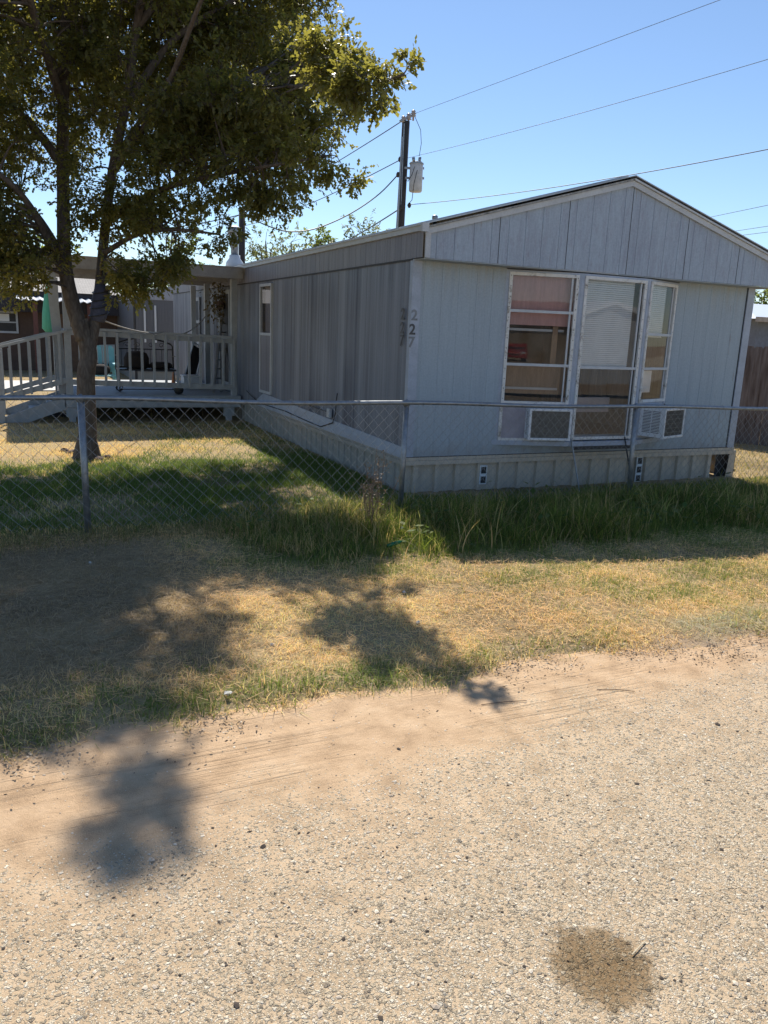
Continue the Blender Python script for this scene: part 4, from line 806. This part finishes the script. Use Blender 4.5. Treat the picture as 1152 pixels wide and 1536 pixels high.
# turquoise rocking chair behind the porch
M['turq'] = simple('turquoise_paint', (.22, .52, .58), .5, 0, .15)
tc = thing('garden_chair', 'turquoise slatted garden chair seen through the left of the railing', 'chair', (1.05, 17.9, 0)); cx_ = aY(152, 540, 17.9)[0]; z0_ = .12
for s_ in (-.27, .27):
    MB().bar((cx_+s_, 17.65, z0_-.1), (cx_+s_, 17.65, z0_+.62), .05, .05).build('leg', M['turq'], tc); MB().bar((cx_+s_, 18.1, z0_-.1), (cx_+s_, 18.25, z0_+.95), .05, .05).build('leg', M['turq'], tc); MB().bar((cx_+s_, 17.55, z0_+.63), (cx_+s_, 18.2, z0_+.63), .10, .03).build('armrest', M['turq'], tc)
mb = MB()
for k in range(5): mb.box((cx_-.26, 17.62+k*.1, z0_+.38), (cx_+.26, 17.70+k*.1, z0_+.40))
mb.build('seat', M['turq'], tc); mb = MB()
for k in range(5): mb.bar((cx_-.22+k*.11, 18.12, z0_+.45), (cx_-.22+k*.11, 18.25, z0_+1.0), .08, .02, (0, 1, 0))
mb.build('backrest', M['turq'], tc)
m_ = MB().lathe((cx_-.02, 17.95, z0_+.40), [(.14, 0), (.2, .05), (.2, .16), (.1, .22)], 14); tag(m_.build('chair_cushion', M['dark_cloth'], loc=(cx_, 17.9, z0_+.4), smooth=True), 'dark cushion lying on the turquoise garden chair', 'cushion')
# odds and ends on the porch
p = aY(268, 579, PY+.25); tag(MB().lathe((p[0], PY+.25, DZ), [(.02, .0), (.06, .015), (.085, .06), (.085, .09), (.06, .135), (.02, .155)], 16).build('ball', M['dark'], loc=(p[0], PY+.25, DZ), smooth=True), 'black ball lying at the edge of the porch floor', 'ball')
M['orange'] = simple('orange_cone', (.62, .20, .06), .6)
p = aY(260, 560, 15.6); tag(MB().lathe((p[0], 15.6, DZ), [(.09, 0), (.08, .02), (.045, .04), (.012, .28)], 12).build('garden_ornament', M['orange'], loc=(p[0], 15.6, DZ)), 'small orange pointed ornament on the porch floor', 'ornament')
ch = thing('folded_lawn_chair', 'folded dark lawn chair leaning on the house wall by the railing', 'chair', (aY(285, 560, 15.6)[0], 15.6, DZ)); q0 = aY(275, 548, 15.6); q1 = aY(293, 505, 15.6)
mb = MB(); mb.tube([(q0[0]-.05, 15.5, DZ), (q1[0]-.03, 15.6, DZ+.85)], .012, 6); mb.tube([(q0[0]+.28, 15.9, DZ), (q1[0]+.2, 15.9, DZ+.75), (q1[0]-.03, 15.6, DZ+.85)], .012, 6); mb.tube([(q0[0]-.05, 15.5, DZ), (q0[0]+.28, 15.9, DZ)], .012, 6); mb.build('frame', M['galv'], ch)
MB().add([(q0[0]-.03, 15.52, DZ+.15), (q0[0]+.27, 15.88, DZ+.15), (q1[0]+.18, 15.88, DZ+.7), (q1[0]-.03, 15.62, DZ+.8)], [(0, 1, 2, 3)]).build('fabric', M['dark_cloth'], ch)
p = aY(287, 562, 15.2); tb_ = MB(); tb_.box((p[0]-.16, 15.1, DZ), (p[0]+.16, 15.4, DZ+.22)); tb_.box((p[0]-.17, 15.09, DZ+.22), (p[0]+.17, 15.41, DZ+.25)); tag(tb_.build('storage_box', M['white_plastic'], loc=(p[0], 15.25, DZ), bevel=.01), 'pale lidded storage box on the porch below the folded chair', 'box')
lad = thing('aluminium_ladder', 'narrow aluminium ladder leaning on the porch wall beside the door', 'ladder', tuple(aY(320, 575, 14.35))); l0 = Vector(aY(320, 575, 14.35)); l0.z = DZ; l1 = Vector(aY(333, 478, 14.9)); d_ = Vector((.28, .20, 0))
for k in range(2): MB().bar(l0+d_*k*.6, l1+d_*k*.6, .03, .05).build('side_rail', M['galv'], lad)
for k in range(8): q = l0+(l1-l0)*(k+.5)/8; MB().tube([q, q+d_*.6], .012, 6).build('rung', M['galv'], lad)
# hanging plant
hp = thing('hanging_plant', 'dry trailing plant hanging in a pot from the porch roof', 'plant', tuple(aY(331, 440, 15.0))); c = aY(331, 462, 15.0); MB().tube([(c[0], 15.0, 2.42), (c[0], 15.0, c[2]+.15)], .005, 4).build('hanger', M['cable'], hp)
MB().lathe((c[0], 15.0, c[2]-.02), [(.07, 0), (.10, .12), (.11, .14)], 12).build('pot', M['dark_stone'], hp, True)
gg_ = np.random.default_rng(6); pos = np.array([c[0], 15.0, c[2]+.12])+gg_.normal(0, 1, (420, 3))*np.array([.11, .11, .20]); npmesh('leaves', leaf_mesh(pos, gg_.normal(0, 1, (420, 3))-np.array([0, 0, .8]), .07, LEAF_PLAIN, gg_).reshape(-1, 3), 6, foliage('dry_leaf', ((.10, .07, .04), (.15, .12, .06), (.2, .16, .09)), (.2, .16, .08), .3), hp)
for px_, py_, Y_, lab in ((640-452, 480, 14.2, ''),): pass
# ------------------------------------------------------------ neighbours
M['brown_wall'] = simple('brown_siding', (.10, .065, .05), .8, 0, .2, 6); M['mansard'] = simple('dark_mansard', (.045, .04, .042), .85, 0, .25, 14)
def t_shingle():
    t = NT('roof_shingle'); b = t.n('TexBrick', Vector=t.map((3, 3, 3)), Color1=(.42, .40, .37), Color2=(.34, .32, .30), Mortar=(.2, .19, .18), Scale=1.0); b.inputs['Mortar Size'].default_value = .02
    return t.bsdf(t.mix(.3, b.outputs[0], t.mix(t.noise(30, 4), .1, .9), 'OVERLAY'), .9)
M['shingle'] = t_shingle()
NYF = 27.
nb = thing('brown_house', 'dark brown house with grey shingle roof and dark overhanging fascia beyond the porch', 'house', (0, 30, 0))
MB().box((-6, NYF+.4, -.1), (2.98, 33, 1.95)).build('wall', M['brown_wall'], nb)
mb = MB(); mb.prism([(-6.4, NYF-.2, 1.80), (-6.4, NYF, 2.42), (3.0, NYF, 2.42), (3.15, NYF-.2, 1.80)], (0, .05, 0)); mb.prism([(3.15, NYF-.2, 1.8), (3.0, NYF, 2.42), (3.0, 33.1, 2.42), (3.15, 33.2, 1.8)], (-.04, 0, 0)); mb.build('fascia', M['mansard'], nb)
mb = MB(); mb.add([(-6.5, NYF-.1, 2.43), (3.1, NYF-.1, 2.43), (2.6, 30.2, 3.15), (-6.5, 30.2, 3.15), (3.1, 33.3, 2.43), (-6.5, 33.3, 2.43)], [(0, 1, 2, 3), (3, 2, 4, 5), (1, 4, 2), (0, 3, 5), (0, 5, 4, 1)]); mb.build('roof', M['shingle'], nb)
p0 = aY(-4, 466, NYF+.4); p1 = aY(24, 500, NYF+.4); wn = MB()
for a_, b_ in (((-.62, p1[2]), (-.56, p0[2])), ((-.02, p1[2]), (.04, p0[2])), ((-.56, p1[2]), (-.02, p1[2]+.06)), ((-.56, p0[2]-.06), (-.02, p0[2])), ((-.56, (p0[2]+p1[2])/2-.02), (-.02, (p0[2]+p1[2])/2+.02))): wn.box((a_[0], NYF+.34, a_[1]), (b_[0], NYF+.42, b_[1]))
wo_ = wn.build('window', M['trim'], nb); MB().box((-.56, NYF+.38, p1[2]+.06), (-.02, NYF+.395, p0[2]-.06)).build('pane', M['dark'], wo_); MB().box((-.5, NYF+.36, (p0[2]+p1[2])/2+.03), (-.2, NYF+.375, p0[2]-.08)).build('curtain', M['blind'], wo_)
MB().box((1.05, NYF+.35, 0), (1.85, NYF+.41, 1.78)).build('door', simple('door_brown', (.16, .095, .06), .6), nb)
for x in (.45, 1.98): MB().box((x, NYF-.75, 0), (x+.13, NYF-.62, 2.1)).build('awning_post', simple('red_brown_post', (.13, .05, .04), .6), nb)
mb = MB(); ribbed(mb, (.02, NYF-.9), (2.35, NYF-.9), 2.19, 2.20, [(0, 0), (2.33, 0)], (0, -1)); n = 46
vs = []
for k in range(n+1): x = .02+2.3*k/n; zz = .022*math.sin(k*1.57); vs += [(x, NYF-.95, 2.16+zz), (x, NYF+.2, 2.30+zz)]
mb = MB(); mb.add(vs, [(2*k, 2*k+2, 2*k+3, 2*k+1) for k in range(n)]); mb.build('awning', simple('white_corrugated', (.75, .77, .78), .4), nb).modifiers.new('s', 'SOLIDIFY').thickness = .02
# neighbouring trailer
nt_ = thing('grey_trailer', 'grey metal trailer with a rounded roof standing beyond the porch', 'trailer', (3.4, 25, 0)); TY = 23.
a = aY(202, 440, TY); b = aY(275, 430, TY); xa, xb = a[0], b[0]+.35; mb = MB(); ribbed(mb, (xa, TY), (xb, TY), .3, 2.25, side_prof(xb-xa, 8), (0, -1)); ribbed(mb, (xb, TY), (xb, TY+9), .3, 2.25, side_prof(9, 8), (1, 0)); mb.quad((xa, TY+9, .3), (xa, TY, .3), (xa, TY, 2.25), (xa, TY+9, 2.25)); mb.build('wall', simple('trailer_siding', (.13, .135, .15), .5, 0, .25, 6, stretch=(6, 6, .3)), nt_)
mb = MB(); prf = [(xa-.03, 2.25)]+[(xa+(xb-xa)*t, 2.25+.42*math.sin(math.pi*(.12+.42*t))) for t in np.linspace(0.02, 1, 9)]+[(xb+.03, 2.25)]; mb.prism([(x, TY-.03, z) for x, z in prf], (0, 9.1, 0)); mb.build('roof', simple('trailer_roof', (.38, .39, .42), .4, .3), nt_)
for px_ in (217, 233): x = aY(px_, 470, TY-.03)[0]; MB().box((x-.025, TY-.03, 1.1), (x+.025, TY-.014, 2.1)).build('light_strip', M['white_plastic'], nt_)
x = aY(277, 470, TY-.03)[0]; MB().box((x-.05, TY-.03, .95), (x+.05, TY-.014, 2.15)).build('light_strip', M['white_plastic'], nt_)
MB().box((xa, TY+.02, -.1), (xb, TY+9, .3)).build('skirting', M['side_skirt'], nt_)
p = aY(202, 480, 22.4); tag(MB().tube([(p[0], 22.4, -.1), (p[0], 22.4, 2.6)], .035, 8).build('dark_pole', M['dark'], loc=(p[0], 22.4, 0)), 'thin black pole standing in front of the left edge of the grey trailer', 'pole')
# parked white car seen through the railing
def car(name, label, loc, rz, body_mat, L=4.4, W=1.75, Hh=1.42, pickup=False):
    r = thing(name, label, 'car', (0, 0, 0)); zb = .28
    prof = [(-L/2, zb), (L/2, zb), (L/2, .62), (L/2-.15, .78), (L*.22, .92), (L*.07, Hh), (-L*.22, Hh), (-L*.40, .95), (-L/2+.03, .88)]
    if pickup: prof = [(-L/2, zb), (L/2, zb), (L/2, .80), (L/2-.15, 1.0), (L*.24, 1.08), (L*.12, 1.62), (-L*.10, 1.62), (-L*.13, 1.05), (-L/2, 1.05)]
    mb = MB(); mb.prism([(x, -W/2, z) for x, z in prof], (0, W, 0)); mb.build('body', body_mat, r, bevel=.05)
    cab = prof[4:8]; (xa_, za_), (xb_, zb_), (xc_, zc_), (xd_, zd_) = cab
    for s_ in (-1, 1):
        y_ = s_*(W/2+.004); MB().quad((xa_-.12, y_, za_+.03), (xb_-.02, y_, zb_-.10), (xc_+.05, y_, zc_-.10), (xd_+.12, y_, zd_+.03)).build('side_window', M['dark'], r)
    MB().quad((xa_+.0, -W/2+.1, za_+.03), (xa_+.0, W/2-.1, za_+.03), (xb_+.03, W/2-.15, zb_-.06), (xb_+.03, -W/2+.15, zb_-.06)).build('windscreen', M['dark'], r)
    for x in (-L*.31, L*.31):
        for s_ in (-1, 1):
            wv = MB().tube([(x, s_*(W/2-.2), .33), (x, s_*(W/2+.01), .33)], .33, 20).build('wheel', M['dark'], r); MB().tube([(x, s_*(W/2-.0), .33), (x, s_*(W/2+.02), .33)], .19, 14).build('rim', M['galv'], wv)
    for s_ in (-1, 1): MB().box((L/2-.02, s_*W*.36-.16, .62), (L/2+.015, s_*W*.36+.16, .76)).build('headlight', M['white_plastic'], r)
    MB().box((L/2-.02, -.45, .48), (L/2+.012, .45, .6)).build('grille', M['dark'], r)
    r.location = loc; r.rotation_euler = (0, 0, rz); return r
p = aZ(222, 548, .0); car('parked_car', 'white car parked far behind the porch, seen between the balusters', (aY(222, 540, 20.6)[0]+.1, 29., 0), RAD(84), simple('white_car_paint', (.6, .62, .63), .3, 0, .05), 3.4, 1.6, 1.25)
# things across the road that the bay windows mirror
car('red_car', 'red car parked across the road, mirrored in the bay window', (7.0, -40, 0), RAD(90), simple('red_car_paint', (.42, .03, .025), .3, 0, .1), 4.6, 2.0, 1.3)
wh = thing('white_gable_house', 'pale gabled house across the road, mirrored in the middle bay window', 'house', (21.5, -14, 0))
mb = MB(); mb.prism([(17.5, -11, -.1), (25, -11, -.1), (25, -11, 2.0), (21, -11, 3.0), (17.5, -11, 2.0)], (0, -7, 0)); mb.build('wall', simple('grey_house_wall', (.5, .52, .54), .8), wh)
mb = MB()
for a_, b_ in (((17.2, 1.93), (21, 3.0)), ((25.3, 1.93), (21, 3.0))): mb.prism([(a_[0], -10.8, a_[1]), (b_[0], -10.8, b_[1]), (b_[0], -10.8, b_[1]+.16), (a_[0], -10.8, a_[1]+.16)], (0, -7.4, 0))
mb.build('roof', M['blind'], wh)
bs = thing('beige_house', 'low beige house far across the road, mirrored in the left bay window', 'house', (6, -53, 0)); MB().box((-6, -56, -.1), (18, -50, 2.6)).build('wall', simple('beige_wall', (.32, .25, .17), .8), bs)
mb = MB(); mb.prism([(-6.4, -49.5, 2.6), (-6.4, -53, 4.6), (-6.4, -56.5, 2.6)], (24.8, 0, 0)); mb.build('roof', simple('brown_roof', (.16, .10, .09), .8), bs)
# right hand side: board fence, neighbour
wf = thing('board_fence', 'weathered grey brown wooden board fence right of the house', 'fence', (11.2, 9.8, 0)); fa = np.array([9.9, 12.6]); fb = np.array([12.6, 6.4]); L = np.linalg.norm(fb-fa); dd = (fb-fa)/L; nn = np.array([-dd[1], dd[0]]); mb = MB(); s_ = 0
bt = NT('fence_board'); v = bt.map((9, 9, 1)); n1 = bt.noise(2, 6, v, .6); M['board'] = bt.bsdf(bt.ramp(n1, [(.3, (.10, .075, .065)), (.5, (.19, .155, .14)), (.72, (.27, .235, .22))]), .9, 0, .2, bt.bump(n1, .5, .01))
while s_ < L:
    w_ = random.uniform(.125, .145); a_ = fa+dd*s_; b_ = a_+dd*w_; h = 1.66+random.uniform(-.02, .02); off = nn*random.uniform(-.006, .006); c_ = .03
    q = [(*(a_+off), -.05), (*(b_+off), -.05), (*(b_+off), h-c_), (*(b_-dd*.02+off), h), (*(a_+dd*.02+off), h), (*(a_+off), h-c_)]; mb.prism(q, (nn[0]*.018, nn[1]*.018, 0)); s_ += w_+random.choice((.004, .006, .012))
mb.build('boards', M['board'], wf)
for z in (.35, 1.35): MB().bar((*(fa+nn*.045), z), (*(fb+nn*.045), z), .04, .09).build('fence_rail', M['board'], wf)
rn = thing('blue_grey_house', 'blue grey house with a sunlit pale metal roof behind the board fence', 'house', (22, 18, 0)); c = aY(1124, 478, 16.5)
mb = MB(); mb.box((17.6, 15.2, -.1), (30, 21.4, 2.35)); mb.build('wall', simple('slate_wall', (.16, .18, .22), .8, 0, .2), rn)
mb = MB(); mb.add([(17.2, 14.9, 2.36), (30, 14.9, 2.36), (30, 21.8, 2.36), (17.2, 21.8, 2.36), (20.4, 18.2, 2.95), (30, 18.2, 2.95)], [(0, 1, 5, 4), (3, 0, 4), (2, 3, 4, 5), (0, 3, 2, 1)]); mb.build('roof', simple('bright_metal_roof', (.72, .75, .78), .35, .2, .08), rn)
MB().box((17.15, 14.8, 2.28), (30, 14.9, 2.40)).build('fascia', simple('tan_fascia', (.36, .31, .26), .7), rn)
# ------------------------------------------------------------ poles and wires
M['pole_wood'] = simple('creosoted_pole', (.05, .042, .038), .85, 0, .4, 6, stretch=(8, 8, .5))
up = thing('utility_pole', 'tall dark wooden utility pole rising behind the roof with insulators on top', 'utility pole', (11.8, 25, 0)); pt = aY(609, 182, 25); pb = aY(600, 345, 25); dirp = (pt-pb)/(pt[2]-pb[2]); base = pb-dirp*pb[2]
MB().tube([base, base+(pt-base)*.5, pt], [.16, .145, .125], 14).build('pole', M['pole_wood'], up, True)
mb = MB(); mb.bar(aY(603, 205, 24.8), aY(596, 342, 24.8), .02, .05); mb.tube([aY(606.5, 185, 24.9), aY(600, 345, 24.9)], .02, 6); mb.build('conduit', M['galv'], up)
for q in ((605, 180), (613, 176), (620, 171)):
    c = aY(q[0], q[1]+4, 25); mb = MB(); mb.lathe(c, [(.03, -.12), (.03, 0), (.10, .02), (.05, .06), (.10, .09), (.05, .13), (.08, .16), (.03, .2)], 12); mb.build('insulator', simple('glazed_insulator', (.35, .30, .27), .3), up, True)
MB().bar(aY(600, 182, 25), aY(622, 172, 25), .07, .07).build('bracket', M['galv'], up)
for q in ((600, 239), (597, 262), (600, 312), (614, 308)): c = aY(*q, 24.85); MB().lathe(c, [(.03, -.08), (.06, -.03), (.06, .03), (.03, .08)], 10).build('spool_insulator', M['pole_wood'], up)
tf = thing('pole_transformer', 'grey cylindrical transformer hung on the side of the utility pole', 'transformer', tuple(aY(623, 288, 24.7))); c = aY(623, 288, 24.7); c1_ = aY(625, 243, 24.7); hh = c1_[2]-c[2]
MB().tube([c, c+(c1_-c)*.04, c+(c1_-c)*.93, c1_], [.19, .215, .215, .19], 20).build('tank', simple('transformer_grey', (.44, .46, .48), .4), tf, True); MB().tube([c+(c1_-c)*.92, c+(c1_-c)*.96], .235, 20).build('lid_band', M['galv'], tf)
for o_ in ((621, 240, 620, 232), (629, 240, 630, 232)): MB().tube([aY(o_[0], o_[1]+3, 24.6), aY(o_[2], o_[3]+4, 24.6)], [.045, .05], 10).build('bushing', M['galv'], tf, True)
for yy in (252, 267): MB().bar(aY(606, yy, 24.9), aY(636, yy+.5, 24.75), .05, .07).build('mount_bar', M['galv'], tf)
mb = MB(); mb.tube([aY(622, 250, 24.4), aY(618, 262, 24.4), aY(612, 272, 24.4), aY(606, 268, 24.5)], .012, 5); mb.tube([aY(626, 255, 24.4), aY(621, 275, 24.4), aY(618, 300, 24.6), aY(611, 308, 24.8)], .012, 5); mb.tube([aY(622, 174, 25), aY(631, 195, 24.9), aY(632, 215, 24.8), aY(629, 234, 24.7)], .010, 5); mb.build('drop_leads', M['cable'], tf)
p2 = aY(363, 313, 26); p2b = aY(362, 395, 26); sp = thing('short_pole', 'short black pole standing behind the roof flue', 'pole', (p2b[0], 26, 0)); MB().tube([(p2b[0], 26, -.1), (p2[0], 26, p2[2])], [.12, .10], 12).build('pole', M['pole_wood'], sp, True)
def wire(a, b, drop, r, lab): tag(MB().tube(sag(a, b, drop, 30), r, 5, False).build('power_line', M['cable'], loc=tuple(a)), lab, 'power line', 'overhead power lines')
W = lambda x, y, z: aZ(x, y, z)
def ext(a, b, k): return np.array(a)+(np.array(b)-np.array(a))*k
t1 = aY(620, 171, 25); wire(t1, ext(t1, W(1085, -2, t1[2]+.1), 1.4), .0, .006, 'topmost overhead line running from the pole top to the upper right')
t2 = aY(603, 239, 24.85); wire(t2, ext(t2, W(1152, 78, t2[2]+.1), 1.5), .15, .006, 'second overhead line from the top, crossing the right half of the sky')
t3 = aY(614, 307, 24.85); wire(t3, ext(t3, W(1152, 205, t3[2]+.1), 1.5), .28, .010, 'thick low overhead line passing just above the gable')
wire(aY(604, 181, 25), aY(300, 347, 50), .3, .016, 'overhead line dropping left from the pole top into the oak crown')
wire(aY(600, 240, 24.85), aY(350, 342, 50), .3, .016, 'overhead line running left from the middle of the pole toward the flue')
wire(aY(600, 313, 24.85), aY(350, 410, 60), .8, .022, 'lowest overhead line running left behind the house roof')
ss = aY(597, 262, 24.85); se = aY(366, 322, 26); 
q = [ss]+[aY(x, y, 25.4) for x, y in ((570, 290), (535, 315), (500, 333), (465, 345), (430, 347), (400, 338))]+[se]
tag(MB().tube(catmull(q, 5), .020, 5, False).build('power_line', M['cable'], loc=tuple(ss)), 'sagging cable slung between the utility pole and the short black pole', 'power line', 'overhead power lines')
wire(aY(361, 322, 26), aY(200, 345, 30), .1, .016, 'cable running left from the short black pole')
for (a, b, lab) in (((1040, 331), (1160, 306), 'faint line at far right above the roof, highest of three'), ((1080, 350), (1160, 338), 'faint line at far right above the roof, middle of three'), ((1080, 357), (1160, 347), 'faint line at far right above the roof, lowest of three')):
    p0, p1 = aY(*a, 42), aY(*b, 30); wire(ext(p1, p0, 1.6), ext(p0, p1, 1.8), .0, .014, lab)
# ------------------------------------------------------------ background trees
def bushy(name, label, px_, ptop, pbase, Y_, wpx, nC, r, leafmat, lsz, seed, m=44, group='trees beyond the house'):
    g_ = np.random.default_rng(seed); top = aY(px_, ptop, Y_); bz = max(aY(px_, pbase, Y_)[2], .3); hw = wpx/FPX*Y_/.9/2; cz = (top[2]+bz)/2; hz = (top[2]-bz)/2; cl = []
    for k in range(nC):
        d = g_.normal(0, 1, 3); d /= np.linalg.norm(d); s_ = g_.random()**.45; cl.append((np.array([top[0]+d[0]*hw*s_, Y_+d[1]*hw*s_, cz+d[2]*hz*s_]), r*g_.uniform(.7, 1.2), m))
    lim = [([(top[0], Y_, -.1), (top[0]+.1, Y_, bz*.6+.3), (top[0], Y_, cz), (top[0]-.05, Y_, top[2]-hz*.4)], .14, .03)]
    for k in range(5): a_ = g_.uniform(0, 6.28); lim.append(([(top[0], Y_, bz*.7+.2), (top[0]+hw*.4*math.cos(a_), Y_+hw*.4*math.sin(a_), cz), (top[0]+hw*.7*math.cos(a_), Y_+hw*.7*math.sin(a_), top[2]-hz*.6)], .06, .015))
    tree(name, label, (top[0], Y_, 0), lim, cl, lsz, LEAF_PLAIN, leafmat, m, group, seed, .012)
bushy('thin_tree', 'pale wispy tree above the roof just right of the short pole', 400, 342, 440, 45, 66, 34, 1.0, M['pale_leaf'], .17, 1, 66)
bushy('thin_tree', 'pale sparse tree above the roof, second from the short pole', 438, 344, 440, 47, 50, 22, .9, M['pale_leaf'], .17, 2, 66)
bushy('green_tree', 'small bright green tree poking above the middle of the roof line', 482, 342, 430, 40, 40, 26, .7, M['green_leaf'], .2, 3, 66)
bushy('thin_tree', 'pale thin tree above the roof just left of the utility pole', 545, 334, 410, 46, 76, 28, 1.0, M['pale_leaf'], .17, 4, 66)
bushy('green_tree', 'sunlit green tree between the brown house and the grey trailer', 185, 400, 510, 31, 60, 34, .8, M['green_leaf'], .16, 5, 66)
bushy('green_tree', 'yellow green tree behind the blue grey house at far right', 1150, 425, 500, 34, 90, 34, .9, M['green_leaf'], .2, 6, 66)
bushy('green_tree', 'olive tree above the brown house, seen under the oak crown', 20, 340, 430, 44, 120, 34, 1.2, M['green_leaf'], .25, 7, 66)
bushy('green_tree', 'yellowish tree top beyond the porch roof, under the oak crown', 268, 350, 470, 36, 44, 20, .8, M['green_leaf'], .18, 8, 55)
# ------------------------------------------------------------ dry weed at the fence and litter
wd = thing('dry_weed', 'tall dried brown weed with wiry seed heads growing at the middle fence post', 'weed', tuple(aZ(560, 800))); bz_ = aZ(558, 800); gw = np.random.default_rng(12); st = MB(); sd = []
for k in range(15):
    b = bz_+np.array([gw.normal(0, .05), gw.normal(0, .05), -.03]); h = gw.uniform(.4, .78); tip = b+np.array([gw.normal(.02, .09), gw.normal(0, .07), h]); m_ = (b+tip)/2+gw.normal(0, .025, 3); c = catmull([b, m_, tip], 4); st.tube(c, [.0042-.0032*i/(len(c)-1) for i in range(len(c))], 4, False)
    for q in range(9):
        t_ = gw.uniform(.45, 1); s0 = c[int(t_*(len(c)-1))]; e = s0+gw.normal(0, .055, 3)+np.array([0, 0, .05]); st.tube([s0, e], [.0014, .0007], 3, False); sd += [e+gw.normal(0, .01, 3) for _ in range(4)]
st.build('stems', simple('dry_stem', (.22, .15, .10), .9), wd); sd = np.array(sd); npmesh('seed_heads', leaf_mesh(sd, gw.normal(0, 1, sd.shape), .017, LEAF_PLAIN, gw).reshape(-1, 3), 6, foliage('seed_head', ((.22, .14, .08), (.32, .22, .14), (.45, .35, .26)), (.3, .2, .1), .3), wd)['kind'] = 'stuff'
M['litter'] = simple('white_litter', (.6, .58, .54), .7, 0, .1)
for q, sz_, lab in (((627, 934), .018, 'white crumpled scrap lying on the sunny dry grass'), ((342, 1041), .022, 'pale scrap in the green grass near the road edge'), ((135, 845), .014, 'tiny white scrap below the left fence post'), ((606, 889), .014, 'small whitish leaf scrap on the grass behind the white scrap'), ((408, 968), .014, 'pale curled leaf on the golden dry grass')):
    p = aZ(*q, .03); m_ = MB(); n = 9; ring = [(p[0]+sz_*math.cos(a)*random.uniform(.6, 1.2), p[1]+sz_*math.sin(a)*random.uniform(.5, 1), .03+random.uniform(0, .01)) for a in np.linspace(0, 6.28, n, endpoint=False)]
    m_.add(ring+[(p[0], p[1], .045), (p[0], p[1], .02)], [(i, (i+1) % n, n) for i in range(n)]+[((i+1) % n, i, n+1) for i in range(n)]); tag(m_.build('litter', M['litter'], loc=(p[0], p[1], .0)), lab, 'litter')
p = aZ(590, 826, .05); gbm = MB().tube([(p[0]-.05, p[1], .09), (p[0]+.0, p[1]+.01, .10), (p[0]+.05, p[1]+.01, .11), (p[0]+.075, p[1]+.015, .115)], [.014, .016, .015, .006], 10); tag(gbm.build('bottle', simple('green_plastic', (.01, .13, .05), .2), loc=(p[0], p[1], 0), smooth=True), 'small green bottle caught in the tall grass by the middle fence post', 'bottle')
def stick(a, b, r, lab, col=(.12, .085, .06)):
    p0, p1 = aZ(*a, .0), aZ(*b, .002); m0 = (p0+p1)/2+np.array([.01, .004, .001]); tag(MB().tube(catmull([p0, m0, p1], 4), r, 5).build('twig', simple('twig_wood', col, .9), loc=tuple(p0)), lab, 'twig')
stick((722, 1057), (790, 1051), .0018, 'long dark twig lying on the sand by the grass edge'); stick((895, 1034), (952, 1037), .0018, 'dark twig on the sand below the grey green clippings'); stick((968, 1412), (948, 1432), .002, 'short pale straw stem lying on the road by the oil stain', (.62, .52, .36))
# drifts of dead leaves and clippings at the grass edge
n = 5200; gl_ = np.random.default_rng(31); x = gl_.uniform(-1, 5.5, n); y = edge(x)+gl_.normal(.0, .10, n); k = fnoise(x, y, 3, 90) > .42; x, y = x[k], y[k]; n = len(x); pos = np.stack([x, y, gz(x, y).clip(-.003)+.006+gl_.uniform(0, .015, n)], 1); d = gl_.normal(0, 1, (n, 3)); d[:, 2] *= .25
tag(npmesh('dead_leaves', leaf_mesh(pos, d, .014, LEAF_PLAIN, gl_).reshape(-1, 3), 6, foliage('dead_leaf', ((.20, .15, .10), (.30, .235, .165), (.42, .35, .26)), (.2, .14, .07), .2)), 'small dead leaves and clippings strewn along the grass edge of the road', 'leaves', kind='stuff')
